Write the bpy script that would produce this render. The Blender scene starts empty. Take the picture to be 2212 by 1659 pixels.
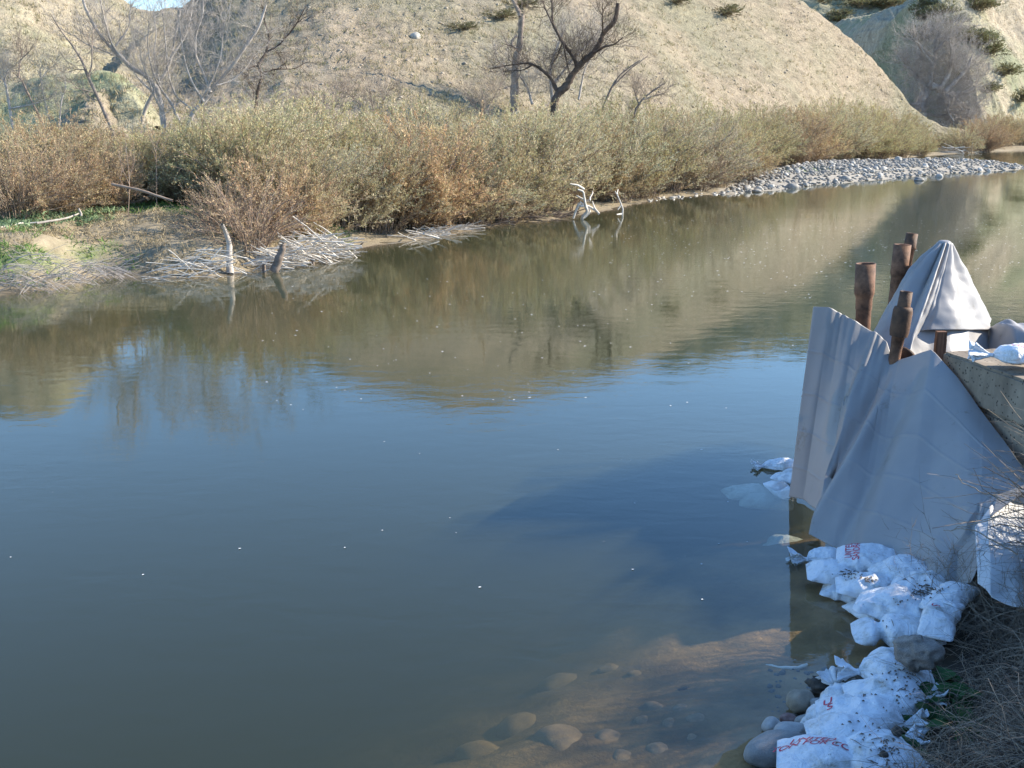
import bpy, bmesh, math, random
import numpy as np
from mathutils import Vector, Matrix, noise as mnoise
from mathutils.bvhtree import BVHTree
R = math.radians
sc = bpy.context.scene
# ------------------------------------------------------------------ camera
CAMH = 4.0; PITCH = R(13.3); FPX = 2400.0; CX, CY = 1106.0, 829.5
cam_d = bpy.data.cameras.new('camera'); cam = bpy.data.objects.new('camera', cam_d)
sc.collection.objects.link(cam); sc.camera = cam
cam.location = (0, 0, CAMH); cam.rotation_euler = (R(90) - PITCH, 0, 0)
cam_d.sensor_width = 36; cam_d.lens = 36 * FPX / 2212; cam_d.clip_end = 3000; cam_d.clip_start = .05
# ------------------------------------------------------------------ world, sun, exposure
SUN_EL, SUN_ROT = R(30), R(77)          # rotation measured from +Y towards +X
w = bpy.data.worlds.new("World"); sc.world = w; w.use_nodes = True
nt = w.node_tree; bg = nt.nodes['Background']
sky = nt.nodes.new('ShaderNodeTexSky'); sky.sky_type = 'NISHITA'; sky.sun_disc = False
sky.sun_elevation = SUN_EL; sky.sun_rotation = SUN_ROT; sky.air_density = 1.0; sky.dust_density = .1; sky.ozone_density = 4.5
hs = nt.nodes.new('ShaderNodeHueSaturation'); hs.inputs['Saturation'].default_value = 1.08; nt.links.new(sky.outputs[0], hs.inputs['Color']); nt.links.new(hs.outputs[0], bg.inputs[0]); bg.inputs[1].default_value = .15
SUN = Vector((math.cos(SUN_EL) * math.sin(SUN_ROT), math.cos(SUN_EL) * math.cos(SUN_ROT), math.sin(SUN_EL)))
ld = bpy.data.lights.new('sun', 'SUN'); ld.energy = 4.7; ld.angle = R(.6); ld.color = (1, .91, .77)
lo = bpy.data.objects.new('sun', ld); sc.collection.objects.link(lo)
lo.rotation_euler = (-SUN).to_track_quat('-Z', 'Y').to_euler(); lo.location = (30, -20, 40)
sc.view_settings.view_transform = 'Standard'; sc.view_settings.look = 'None'
sc.view_settings.exposure = 1.3; sc.view_settings.gamma = 1
sc.cycles.max_bounces = 8; sc.cycles.transparent_max_bounces = 12
# ------------------------------------------------------------------ helpers
cp, sp = math.cos(PITCH), math.sin(PITCH)
def ray(px, py):
    u = (px - CX) / FPX; v = (CY - py) / FPX
    return Vector((u, cp + v * sp, v * cp - sp))
def atz(px, py, z=0.0):
    d = ray(px, py); t = (z - CAMH) / d.z; return Vector((d.x * t, d.y * t, z))
def aty(px, py, Y):
    d = ray(px, py); t = Y / d.y; return Vector((d.x * t, Y, CAMH + d.z * t))
rng = np.random.default_rng(7); random.seed(7)
def link(o, parent=None):
    sc.collection.objects.link(o)
    if parent is not None: o.parent = parent
    return o
def tag(o, label=None, cat=None, group=None, kind=None):
    if label: o['label'] = label
    if cat: o['category'] = cat
    if group: o['group'] = group
    if kind: o['kind'] = kind
    return o
def empty(name, loc, rz=0.0):
    o = bpy.data.objects.new(name, None); o.location = loc; o.rotation_euler = (0, 0, rz)
    o.empty_display_size = .1
    return link(o)
def npmesh(name, V, quads=None, tris=None, cols=None, mats=(), smooth=True, uv=None):
    """fast mesh from arrays; cols = per-vertex rgb"""
    me = bpy.data.meshes.new(name)
    V = np.asarray(V, np.float32); nq = 0 if quads is None else len(quads); ntr = 0 if tris is None else len(tris)
    me.vertices.add(len(V)); me.vertices.foreach_set('co', V.ravel())
    idx = []; 
    if nq: idx.append(np.asarray(quads, np.int32).ravel())
    if ntr: idx.append(np.asarray(tris, np.int32).ravel())
    idx = np.concatenate(idx)
    me.loops.add(len(idx)); me.loops.foreach_set('vertex_index', idx)
    tot = np.concatenate([np.full(nq, 4, np.int32), np.full(ntr, 3, np.int32)])
    st = np.concatenate([[0], np.cumsum(tot)[:-1]]).astype(np.int32)
    me.polygons.add(nq + ntr); me.polygons.foreach_set('loop_start', st); me.polygons.foreach_set('loop_total', tot)
    me.polygons.foreach_set('use_smooth', np.full(nq + ntr, smooth))
    if cols is not None:
        a = me.color_attributes.new('Col', 'FLOAT_COLOR', 'POINT')
        c = np.ones((len(V), 4), np.float32); c[:, :3] = cols; a.data.foreach_set('color', c.ravel())
    me.update(calc_edges=True); me.validate()
    for m in mats: me.materials.append(m)
    return me
def obj(name, me, parent=None, loc=None):
    o = bpy.data.objects.new(name, me)
    if loc is not None: o.location = loc
    return link(o, parent)
def grid_quads(nu, nv):
    i = np.arange(nu - 1)[:, None] * nv + np.arange(nv - 1)[None, :]
    return np.stack([i, i + nv, i + nv + 1, i + 1], -1).reshape(-1, 4)
# value noise / fbm in numpy
def _hash(ix, iy, iz=0, seed=0):
    n = (ix * 374761393 + iy * 668265263 + iz * 2147483647 + seed * 1274126177) & 0xffffffff
    n = ((n ^ (n >> 13)) * 1274126177) & 0xffffffff
    return ((n ^ (n >> 16)) & 0xffff) / 65535.0
def vnoise(x, y, seed=0):
    ix = np.floor(x).astype(np.int64); iy = np.floor(y).astype(np.int64); fx = x - ix; fy = y - iy
    fx = fx * fx * (3 - 2 * fx); fy = fy * fy * (3 - 2 * fy)
    a = _hash(ix, iy, 0, seed); b = _hash(ix + 1, iy, 0, seed); c = _hash(ix, iy + 1, 0, seed); d = _hash(ix + 1, iy + 1, 0, seed)
    return (a * (1 - fx) + b * fx) * (1 - fy) + (c * (1 - fx) + d * fx) * fy - .5
def fbm(x, y, oct=4, seed=0, gain=.5):
    s = 0; a = 1.0
    for o in range(oct):
        s = s + a * vnoise(x * 2 ** o + 17.3 * o, y * 2 ** o - 9.1 * o, seed + o); a *= gain
    return s
# ------------------------------------------------------------------ materials
def mat(name): 
    m = bpy.data.materials.new(name); m.use_nodes = True; t = m.node_tree
    return m, t, t.nodes['Principled BSDF'], t.nodes['Material Output']
def nd(t, typ, **kw):
    n = t.nodes.new(typ)
    for k, v in kw.items():
        if k in ('blend_type', 'data_type', 'operation', 'attribute_name', 'noise_dimensions', 'feature', 'wave_type', 'bands_direction', 'distance'): setattr(n, k, v)
        else: n.inputs[k].default_value = v
    return n
def noisetex(t, scale, detail=4, rough=.6, vec=None, dist=0):
    n = nd(t, 'ShaderNodeTexNoise', Scale=scale, Detail=detail, Roughness=rough, Distortion=dist)
    if vec is not None: t.links.new(vec, n.inputs['Vector'])
    return n
def ramp(t, src, stops):
    r = t.nodes.new('ShaderNodeValToRGB'); t.links.new(src, r.inputs[0]); e = r.color_ramp.elements
    while len(e) < len(stops): e.new(.5)
    for k, (p, c) in enumerate(stops):
        e[k].position = p; e[k].color = (*(c if isinstance(c, tuple) else (c, c, c)), 1)
    return r.outputs[0]
def mul(t, a, b, mode='MULTIPLY', fac=1.0):
    m = t.nodes.new('ShaderNodeMix'); m.data_type = 'RGBA'; m.blend_type = mode; m.inputs[0].default_value = fac
    for s, i in ((a, 6), (b, 7)):
        if isinstance(s, tuple): m.inputs[i].default_value = (*s, 1)
        else: t.links.new(s, m.inputs[i])
    return m
def bump(t, h, strength, dist, bsdf):
    b = nd(t, 'ShaderNodeBump', Strength=strength); b.inputs['Distance'].default_value = dist
    t.links.new(h, b.inputs['Height']); t.links.new(b.outputs[0], bsdf.inputs['Normal']); return b
def objvec(t, scale=(1, 1, 1), kind='Object'):
    tc = t.nodes.new('ShaderNodeTexCoord'); mp = t.nodes.new('ShaderNodeMapping'); mp.inputs['Scale'].default_value = scale
    t.links.new(tc.outputs[kind], mp.inputs[0]); return mp.outputs[0]
def geovec(t, scale=(1, 1, 1)):
    tc = t.nodes.new('ShaderNodeNewGeometry'); mp = t.nodes.new('ShaderNodeMapping'); mp.inputs['Scale'].default_value = scale
    t.links.new(tc.outputs['Position'], mp.inputs[0]); return mp.outputs[0]
def attr_mat(name, rough=.9, nscale=3.0, lo=.6, hi=1.35, bscale=8.0, bstr=.5, bdist=.1, rnd=0.0, detail=6):
    """vertex colour x fine noise, with bump"""
    m, t, b, o = mat(name); a = nd(t, 'ShaderNodeAttribute', attribute_name='Col'); v = geovec(t)
    n = noisetex(t, nscale, detail, .7, v); c = ramp(t, n.outputs[0], [(.3, lo), (.7, hi)])
    x = mul(t, a.outputs[0], c)
    t.links.new(x.outputs[2], b.inputs['Base Color']); b.inputs['Roughness'].default_value = rough
    b.inputs['Specular IOR Level'].default_value = .15
    n2 = noisetex(t, bscale, 6, .7, v); bump(t, n2.outputs[0], bstr, bdist, b); return m
def simple(name, c1, c2, scale=10, rough=.8, bstr=.3, bdist=.02, kind='Object', sc3=(1, 1, 1), metal=0, spec=.3, rnd=0):
    m, t, b, o = mat(name); v = objvec(t, sc3, kind); n = noisetex(t, scale, 6, .65, v)
    c = ramp(t, n.outputs[0], [(.3, c1), (.7, c2)])
    if rnd:
        oi = t.nodes.new('ShaderNodeObjectInfo'); h = nd(t, 'ShaderNodeHueSaturation')
        mr = nd(t, 'ShaderNodeMapRange'); mr.inputs[3].default_value = 1 - rnd; mr.inputs[4].default_value = 1 + rnd
        t.links.new(oi.outputs['Random'], mr.inputs[0]); t.links.new(mr.outputs[0], h.inputs['Value']); t.links.new(c, h.inputs['Color']); c = h.outputs[0]
    t.links.new(c, b.inputs['Base Color']); b.inputs['Roughness'].default_value = rough; b.inputs['Metallic'].default_value = metal
    b.inputs['Specular IOR Level'].default_value = spec
    n2 = noisetex(t, scale * 3, 5, .7, v); bump(t, n2.outputs[0], bstr, bdist, b); return m
M = {}
M['ground'] = attr_mat('ground_mat', .95, 2.5, .7, 1.3, 14, .8, .03)
# --- dry hillside: tan grass, olive patches, pebbly speckle
def hill_mat(name, tan, olive, k=1.0, stretch=(1, 1, 1)):
    m, t, b, o = mat(name); v = geovec(t); vs = geovec(t, stretch)
    big = noisetex(t, .07, 5, .6, v); c = ramp(t, big.outputs[0], [(.42, tan), (.62, olive)])
    med = noisetex(t, .6, 6, .75, vs); c2 = ramp(t, med.outputs[0], [(.3, .62), (.5, .98), (.72, 1.28)])
    x = mul(t, c, c2)
    fine = noisetex(t, 3.2 * k, 4, .8, v); c3 = ramp(t, fine.outputs[0], [(.34, .70), (.47, .97), (.6, 1.05), (.72, 1.2)])
    y = mul(t, x.outputs[2], c3)
    t.links.new(y.outputs[2], b.inputs['Base Color']); b.inputs['Roughness'].default_value = 1; b.inputs['Specular IOR Level'].default_value = .05
    ad = t.nodes.new('ShaderNodeMath'); ad.operation = 'ADD'; t.links.new(med.outputs[0], ad.inputs[0]); t.links.new(fine.outputs[0], ad.inputs[1])
    bump(t, ad.outputs[0], 1.0, .35, b); return m
M['hillA'] = hill_mat('dry_hill', (.365, .30, .215), (.29, .262, .18), 1.0, (.6, 1, 2.2))
M['hillB'] = hill_mat('grassy_hill', (.41, .345, .24), (.30, .29, .18), .8, (.5, 1, 1.5))
M['hillC'] = hill_mat('spur_hill', (.43, .36, .26), (.30, .30, .19), .7, (1.2, 1.2, .6))
M['hillD'] = hill_mat('far_hill', (.36, .32, .22), (.25, .25, .16), .5)
def leaf_mat(name, rough=.75):
    m, t, b, o = mat(name); a = nd(t, 'ShaderNodeAttribute', attribute_name='Col')
    oi = t.nodes.new('ShaderNodeObjectInfo'); x = mul(t, a.outputs[0], oi.outputs['Color'])
    t.links.new(x.outputs[2], b.inputs['Base Color']); b.inputs['Roughness'].default_value = rough; b.inputs['Specular IOR Level'].default_value = .2
    tr = t.nodes.new('ShaderNodeBsdfTranslucent'); t.links.new(x.outputs[2], tr.inputs[0])
    ms = t.nodes.new('ShaderNodeMixShader'); ms.inputs[0].default_value = .3
    t.links.new(b.outputs[0], ms.inputs[1]); t.links.new(tr.outputs[0], ms.inputs[2]); t.links.new(ms.outputs[0], o.inputs[0]); return m
M['leaf'] = leaf_mat('dry_leaf')
M['twig'] = simple('willow_stem', (.19, .13, .09), (.36, .28, .21), 3, .85, .2)
M['palebark'] = simple('pale_bark', (.27, .235, .20), (.50, .45, .40), 2.5, .9, .6, .03)
M['darkbark'] = simple('dark_bark', (.05, .036, .026), (.15, .11, .085), 3, .9, .8, .04)
M['midbark'] = simple('mid_bark', (.16, .12, .09), (.38, .31, .25), 3, .9, .8, .04)
M['drift'] = simple('bleached_wood', (.42, .37, .30), (.74, .68, .58), 4, .8, .4, .01)
M['drift2'] = simple('weathered_wood', (.10, .075, .055), (.24, .19, .15), 5, .85, .5, .02)
M['cobble'] = simple('river_cobble', (.24, .22, .185), (.43, .40, .345), 2.5, .85, .3, .02, rnd=.4)
# ------------------------------------------------------------------ shoreline geometry
def P2(l): return np.array([[*atz(x, y, 0).xy] for x, y in l])
FAR = [(-900, 700), (-300, 652), (0, 634), (110, 628), (190, 606), (250, 597), (330, 602), (480, 597), (600, 578), (690, 566), (745, 546), (800, 532), (900, 521), (1000, 500), (1060, 489), (1150, 480), (1240, 468), (1340, 449), (1420, 431), (1500, 424), (1570, 419), (1612, 404), (1640, 381), (1700, 366), (1760, 355), (1850, 350), (1920, 347), (2000, 337), (2100, 331), (2212, 325), (2600, 316), (3200, 306)]
Fp = np.vstack([P2(FAR), [[900, 700], [-900, 700], [-900, 20]]])
BAR = [(1560, 421), (1640, 413), (1700, 408), (1760, 400), (1850, 392), (1930, 386), (1990, 380), (2050, 375), (2130, 371), (2195, 366), (2216, 362), (2195, 357), (2120, 354), (2040, 351), (1990, 350), (1930, 352), (1850, 354), (1760, 356), (1690, 360), (1640, 372), (1600, 392)]
Bp = P2(BAR)
NEAR = [(2500, 1060), (2230, 1130), (2090, 1200), (1950, 1238), (1838, 1262), (1868, 1330), (1905, 1385), (1880, 1425), (1800, 1470), (1745, 1530), (1690, 1590), (1630, 1660), (1500, 1800), (1200, 2100)]
Np = np.vstack([P2(NEAR), [[-.6, 2.2], [-6, 1.0], [-40, -2], [-80, -20], [-80, -200], [200, -200], [200, 11]]])
def sdf(X, Y, poly):
    """signed distance, positive inside"""
    x = X.ravel(); y = Y.ravel(); d = np.full(x.shape, 1e9); ins = np.zeros(x.shape, bool); n = len(poly)
    for i in range(n):
        ax, ay = poly[i]; bx, by = poly[(i + 1) % n]; ex, ey = bx - ax, by - ay; L = ex * ex + ey * ey + 1e-12
        t = np.clip(((x - ax) * ex + (y - ay) * ey) / L, 0, 1)
        d = np.minimum(d, np.hypot(x - ax - t * ex, y - ay - t * ey))
        c = (ay > y) != (by > y)
        with np.errstate(divide='ignore', invalid='ignore'): xi = ex * (y - ay) / (ey if ey else 1e-12) + ax
        ins ^= c & (x < xi)
    return (np.where(ins, d, -d)).reshape(X.shape)
def sm(a, b, x): t = np.clip((x - a) / (b - a), 0, 1); return t * t * (3 - 2 * t)
def height(X, Y, full=False):
    X = np.asarray(X, float); Y = np.asarray(Y, float)
    wob = fbm(X * .9, Y * .9, 3, 3)
    dF = sdf(X, Y, Fp) + wob * .35 * np.clip(Y / 30, 0, 1); dN = sdf(X, Y, Np) + wob * .12; dB = sdf(X, Y, Bp) + wob * .5
    left = 1 - sm(-9.5, -4.5, X)
    cut = np.where(dF > 0, left * (sm(0, 1.0 + 1.2 * (vnoise(X * .5, Y * .5, 9) + .5), dF) * .95 + sm(.8, 5, dF) * .3) + (1 - left) * (sm(0, 5, dF) * .40) + sm(6, 60, dF) * 1.3, np.maximum(dF * .28, -2.2))
    bumpy = fbm(X * 1.3, Y * 1.3, 4, 21) * np.where(dF > 0, .34 * left * sm(.2, 1, dF) * sm(9, 4, dF) + .05, .05)
    hF = cut + bumpy
    # near bank: gentle beach, then a steep rise to the right
    hN = np.where(dN > 0, np.minimum(dN * .22, .12) + sm(.5, 3.2, dN - .25 * sm(8.5, 10, Y)) * (1.35 + .75 * sm(7.5, 4, Y)) * (1 - .2 * sm(7.3, 8.3, Y)) + sm(3.5, 9, dN) * sm(8.5, 7, Y), 0)
    und = np.where(dN < 0, np.where(dN > -1.45, dN * .14, -.203 + (dN + 1.45) * .36), 0)
    hN = hN + np.maximum(und, -2.4) + fbm(X * 2.2, Y * 2.2, 4, 5) * np.where(dN > 0, .14 * sm(.3, 1.2, dN) + .03, .07)
    hN = np.where(dN > 0, np.maximum(hN, sm(0, 1.5, dN) * sm(3.2, 1.2, Y) * 2.3 - .05), hN)
    hN = hN + sm(4.1, 5.7, X) * sm(8.9, 8.2, Y) * sm(2.5, 4.5, Y) * 1.15 * (dN > 0)  # unseen mound added to the bank to cast shade on the sandbags
    hB = np.where(dB > 0, sm(0, 3.5, dB) * .42 + .04, np.maximum(dB * .2, -2.2)) + fbm(X * .8, Y * .8, 3, 8) * .12 * (dB > -.5)
    h = np.maximum(np.maximum(hF, hN), hB)
    return (h, dF, dN, dB) if full else h
def H(x, y): return float(height(np.array([x]), np.array([y]))[0])
def axis(a, b, step, grow, hi, lo=None):
    v = list(np.arange(a, b, step)); s = step; x = v[-1]
    while x < hi: s *= grow; x += s; v.append(x)
    if lo is not None:
        s = step; x = v[0]; pre = []
        while x > lo: s *= grow; x -= s; pre.append(x)
        v = pre[::-1] + v
    return np.array(v)
gx = axis(-1.5, 6.5, .09, 1.028, 1400, -1400); gy = axis(3.5, 12.5, .09, 1.022, 2200, -120)
GX, GY = np.meshgrid(gx, gy, indexing='ij'); h, dF, dN, dB = height(GX, GY, True)
n1 = fbm(GX * .45, GY * .45, 5, 31) ; n2 = fbm(GX * 2.5, GY * 2.5, 4, 41)
col = np.zeros(GX.shape + (3,)); C = lambda r, g, b: np.array([r, g, b])
def mixc(c, k, m): return c * (1 - m[..., None]) + k * m[..., None]
col[:] = C(.25, .205, .135)
far = dF > -2
grass = sm(-.02, .16, n1 + .20 * sm(1.5, 5, dF) * (GX < -3) - .10 * sm(9, 16, dF)) * (dF > .6) * (GX < -7.5)
col = mixc(col, C(.115, .175, .05), grass * .75)
col = mixc(col, C(.31, .25, .165), sm(0, .3, n2) * .7 * far)
col = mixc(col, C(.13, .10, .07), sm(.35, -.2, dF) * (dF > -3) * .8)       # wet edge
col = mixc(col, C(.33, .30, .25), (dB > -.5) * .8)
pg = atz(1690, 378); gd = np.hypot((GX - pg.x) / 4.5, (GY - pg.y) / 5.5); col = mixc(col, C(.13, .21, .05), sm(1.1, .5, gd + n1 * .8) * .9)
near = dN > dF
soil = C(.06, .048, .034); col = np.where((near & (dN > 0))[..., None], soil + n2[..., None] * .02, col)
col = np.where((near & (dN <= 0))[..., None], C(.26, .165, .075) * (1 + .6 * n2[..., None]), col)
col = np.clip(col, .01, .8)
V = np.stack([GX, GY, h], -1).reshape(-1, 3)
g = obj('ground', npmesh('ground', V, grid_quads(len(gx), len(gy)), cols=col.reshape(-1, 3), mats=[M['ground']])); tag(g, kind='structure')
# ------------------------------------------------------------------ water
m, t, b, o = mat('river_water')
t.nodes.remove(b)
v = geovec(t, (.55, 1.0, 1)); wv = noisetex(t, 3.0, 5, .55, v, .4)
v2 = geovec(t, (.10, .22, 1)); patch = noisetex(t, 1.0, 3, .5, v2)
pr = ramp(t, patch.outputs[0], [(.40, .35), (.62, 1.0)])
hh = t.nodes.new('ShaderNodeMath'); hh.operation = 'MULTIPLY'; t.links.new(wv.outputs[0], hh.inputs[0]); t.links.new(pr, hh.inputs[1])
bp = nd(t, 'ShaderNodeBump', Strength=.21); bp.inputs['Distance'].default_value = .022; t.links.new(hh.outputs[0], bp.inputs['Height'])
gl = t.nodes.new('ShaderNodeBsdfGlossy'); gl.inputs['Roughness'].default_value = .005; gl.inputs['Color'].default_value = (1, 1, 1, 1)
fr = nd(t, 'ShaderNodeFresnel', IOR=1.333); gg = t.nodes.new('ShaderNodeNewGeometry'); io = nd(t, 'ShaderNodeMapRange'); io.inputs[3].default_value = 1.333; io.inputs[4].default_value = .75; t.links.new(gg.outputs['Backfacing'], io.inputs[0]); t.links.new(io.outputs[0], fr.inputs['IOR']); t.links.new(bp.outputs[0], gl.inputs['Normal']); t.links.new(bp.outputs[0], fr.inputs['Normal'])
tr = t.nodes.new('ShaderNodeBsdfTransparent')
m2 = t.nodes.new('ShaderNodeMixShader'); t.links.new(fr.outputs[0], m2.inputs[0]); t.links.new(tr.outputs[0], m2.inputs[1]); t.links.new(gl.outputs[0], m2.inputs[2])
vs_ = t.nodes.new('ShaderNodeVolumeScatter'); vs_.inputs['Color'].default_value = (.70, .82, .52, 1); vs_.inputs['Density'].default_value = .205
va_ = t.nodes.new('ShaderNodeVolumeAbsorption'); va_.inputs['Color'].default_value = (.28, .30, .10, 1); va_.inputs['Density'].default_value = 1.75
vadd = t.nodes.new('ShaderNodeAddShader'); t.links.new(vs_.outputs[0], vadd.inputs[0]); t.links.new(va_.outputs[0], vadd.inputs[1]); t.links.new(vadd.outputs[0], o.inputs['Volume'])
t.links.new(m2.outputs[0], o.inputs[0]); M['water'] = m
wx = axis(-2, 6.5, .12, 1.05, 1300, -1300); wy = axis(1.5, 14, .12, 1.05, 600, -60)
nX, nY = len(wx), len(wy)
WX, WY = np.meshgrid(wx, wy, indexing='ij')
Vt = np.stack([WX, WY, np.zeros_like(WX)], -1).reshape(-1, 3); Qt = grid_quads(nX, nY)
cor = np.array([[wx[0], wy[0], -4], [wx[-1], wy[0], -4], [wx[-1], wy[-1], -4], [wx[0], wy[-1], -4]]); n0 = len(Vt)
bm = bmesh.new()
e_ = [i * nY for i in range(nX)], [(nX - 1) * nY + j for j in range(nY)], [i * nY + nY - 1 for i in range(nX)], list(range(nY))
fan_ = []
for k, (ed, c0, c1) in enumerate([(e_[0], n0, n0 + 1), (e_[1], n0 + 1, n0 + 2), (e_[2][::-1], n0 + 2, n0 + 3), (e_[3][::-1], n0 + 3, n0)]):
    h_ = len(ed) // 2
    fan_ += [(ed[i], c0 if i < h_ else c1, ed[i + 1]) for i in range(len(ed) - 1)] + [(ed[h_], c0, c1)]
fan_ += [(n0, n0 + 2, n0 + 1), (n0, n0 + 3, n0 + 2)]; bm.free()
g = obj('river', npmesh('river', np.vstack([Vt, cor]), Qt, tris=np.array(fan_), mats=[m], smooth=False)); tag(g, kind='structure')
# ------------------------------------------------------------------ hills
def resample(pts, n):
    pts = np.array(pts, float); t = np.linspace(0, 1, len(pts)); u = np.linspace(0, 1, n)
    out = np.stack([np.interp(u, t, pts[:, k]) for k in range(3)], -1)
    k = max(3, n // (len(pts) * 2) | 1); ker = np.ones(k) / k                      # soften the corners
    for c in range(3):
        p = np.pad(out[:, c], k // 2, mode='edge'); s = np.convolve(p, ker, 'valid')[:n]; s[0] = out[0, c]; s[-1] = out[-1, c]; out[:, c] = s
    return out
def W(p): return list(p) if isinstance(p, Vector) else list(aty(*p))
def loft(name, cols, nu, nv, mt, amp=.6, sc_=.12, seed=0, prof=None, fine=.12):
    A = np.array([resample([W(p) for p in c], nv) for c in cols])            # (ncol, nv, 3)
    out = np.zeros((nu, nv, 3)); u = np.linspace(0, len(A) - 1, nu)
    for j in range(nv):
        out[:, j] = np.stack([np.interp(u, np.arange(len(A)), A[:, j, k]) for k in range(3)], -1)
    k = 9; ker = np.ones(k) / k
    for _ in range(2):
        pad = np.pad(out, ((k // 2, k // 2), (0, 0), (0, 0)), mode='edge'); out = sum(pad[i:i + nu] for i in range(k)) / k
    x, y, z = out[..., 0], out[..., 1], out[..., 2]
    n = fbm(x * sc_ + seed, (y + z * 1.5) * sc_, 5, seed) * amp
    rid = -np.abs(fbm(x * sc_ * 2.2 + z * .12, (y - z) * sc_ * .5, 4, seed + 50)) * amp * .9
    ter = fbm(x * .35, z * 2.6 + y * .2, 3, seed + 90) * fine + fbm(x * 1.7, y * 1.7 + z * 2, 2, seed + 70) * fine
    dz = n + rid + ter; dz = dz - dz.mean()
    out[..., 2] += dz; out[..., 1] -= dz * .4
    return tag(obj(name, npmesh(name, out.reshape(-1, 3), grid_quads(nu, nv), mats=[mt])), kind='structure')
def colA(x, y, Yc, xb, Yb, k=.5, back=30):
    c = aty(x, y, Yc); bq = aty(xb, 300, Yb); bq.z = .6
    mid = bq.lerp(c, .55); mid.z = bq.z + (c.z - bq.z) * k
    bk = Vector((c.x * 1.0, c.y + back, c.z * .55)); bk2 = Vector((c.x, c.y + back * 2.5, -1.5))
    pre = Vector((bq.x, bq.y - 4, -.8))
    return [pre, bq, mid, c, bk, bk2]
crestA = [(-260, 296, 72, -260, 54), (-60, 286, 70, -60, 53), (80, 268, 66, 70, 52), (165, 236, 62, 150, 51), (214, 186, 66, 200, 51), (250, 137, 74, 235, 51), (282, 85, 86, 270, 51), (342, 50, 100, 330, 51), (400, 3, 108, 400, 52), (500, -95, 112, 500, 52), (675, -175, 114, 675, 54), (850, -252, 126, 850, 58), (950, -292, 132, 950, 62), (1100, -285, 136, 1100, 66), (1250, -245, 140, 1260, 72), (1400, -185, 143, 1400, 80), (1500, -135, 144, 1500, 90), (1640, -60, 146, 1630, 102), (1760, 0, 149, 1730, 114), (1850, 82, 152, 1800, 128), (1920, 155, 154, 1860, 140), (1985, 232, 156, 1920, 148), (2050, 272, 158, 2000, 153), (2110, 284, 160, 2100, 156)]
loft('hill', [colA(*c) for c in crestA], 520, 240, M['hillA'], .62, .07, 3, fine=.2)
crestB = [(-900, -330, 115, -900, 60), (-400, -290, 112, -400, 60), (0, -300, 110, 0, 60), (120, -160, 108, 120, 60), (210, -60, 106, 205, 60), (270, -2, 105, 270, 60), (330, 14, 105, 330, 60), (400, -4, 106, 400, 60), (480, -30, 108, 480, 60), (700, -80, 112, 700, 60)]
loft('hill', [colA(*c) for c in crestB], 260, 180, M['hillB'], 1.3, .07, 13, fine=.15)
M['hillG'] = hill_mat('green_foot_slope', (.41, .36, .24), (.28, .305, .165), .9, (.5, 1, 1.5))
foot = [(-500, 170, 72), (-200, 160, 72), (0, 156, 71), (90, 152, 70), (160, 147, 70), (215, 141, 70), (250, 152, 69), (290, 205, 66), (330, 262, 62)]
loft('hill', [colA(x, y, Yc, x, 53, .42, 12) for x, y, Yc in foot], 160, 110, M['hillG'], .5, .12, 43, fine=.12)
VZ = lambda x, Y, z: Vector((*aty(x, 300, Y).xy, z))
loft('hill', [
    [VZ(1700, 320, 20), (1830, 92, 245), (1850, 118, 235), (1900, 200, 225), VZ(1960, 216, -1)],
    [VZ(1800, 310, 30), (1905, 42, 225), (1930, 110, 218), (1985, 210, 210), VZ(2050, 200, -1)],
    [VZ(1900, 300, 30), (1985, 2, 210), (2020, 70, 202), (2070, 180, 190), VZ(2105, 182, -1)],
    [(2040, -60, 230), (2020, -22, 198), (2052, 60, 188), (2098, 165, 178), VZ(2140, 170, -1)],
    [(2120, -90, 232), (2110, -50, 206), (2125, 50, 196), (2150, 160, 185), VZ(2180, 174, -1)],
    [(2260, -120, 250), (2250, -60, 226), (2255, 50, 214), (2262, 160, 202), VZ(2290, 186, -1)],
    [(2500, -120, 290), (2500, -60, 262), (2520, 60, 246), (2540, 165, 230), VZ(2580, 212, -1)],
    [(3200, -110, 340), (3200, -60, 320), (3220, 60, 300), (3240, 165, 280), VZ(3260, 260, -1)]], 300, 220, M['hillC'], 1.8, .08, 23, fine=.3)
loft('hill', [[(x, -260, 420), (x, -120, 380), (x, 30, 330), VZ(x, 270, -1)] for x in (1300, 1600, 1800, 2000, 2300, 2800)], 160, 120, M['hillD'], 6, .03, 33, fine=.6)
# ------------------------------------------------------------------ tubes and branches
class Tubes:
    def __init__(s): s.V = []; s.Q = []; s.n = 0
    def add(s, pts, rad, k=6, cap=True):
        P = np.asarray(pts, float); n = len(P); rad = np.broadcast_to(np.asarray(rad, float), (n,)) if np.ndim(rad) == 0 else np.asarray(rad, float)
        T = np.gradient(P, axis=0); T /= np.linalg.norm(T, axis=1, keepdims=True) + 1e-9
        ref = np.array([0, 0, 1.]) if abs(T[:, 2]).mean() < .8 else np.array([1., 0, 0])
        A = np.cross(T, ref); A /= np.linalg.norm(A, axis=1, keepdims=True) + 1e-9; B = np.cross(T, A)
        a = np.arange(k) * 2 * math.pi / k
        v = P[:, None] + rad[:, None, None] * (np.cos(a)[None, :, None] * A[:, None] + np.sin(a)[None, :, None] * B[:, None])
        i = (np.arange(n - 1)[:, None] * k + np.arange(k)[None]); j = np.arange(n - 1)[:, None] * k + (np.arange(k)[None] + 1) % k
        q = np.stack([i, j, j + k, i + k], -1).reshape(-1, 4) + s.n
        s.V.append(v.reshape(-1, 3)); s.Q.append(q); s.n += n * k
    def raw(s, V, Q): s.V.append(V); s.Q.append(Q + s.n); s.n += len(V)
    def mesh(s, name, m): return npmesh(name, np.concatenate(s.V), np.concatenate(s.Q), mats=[m])
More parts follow.
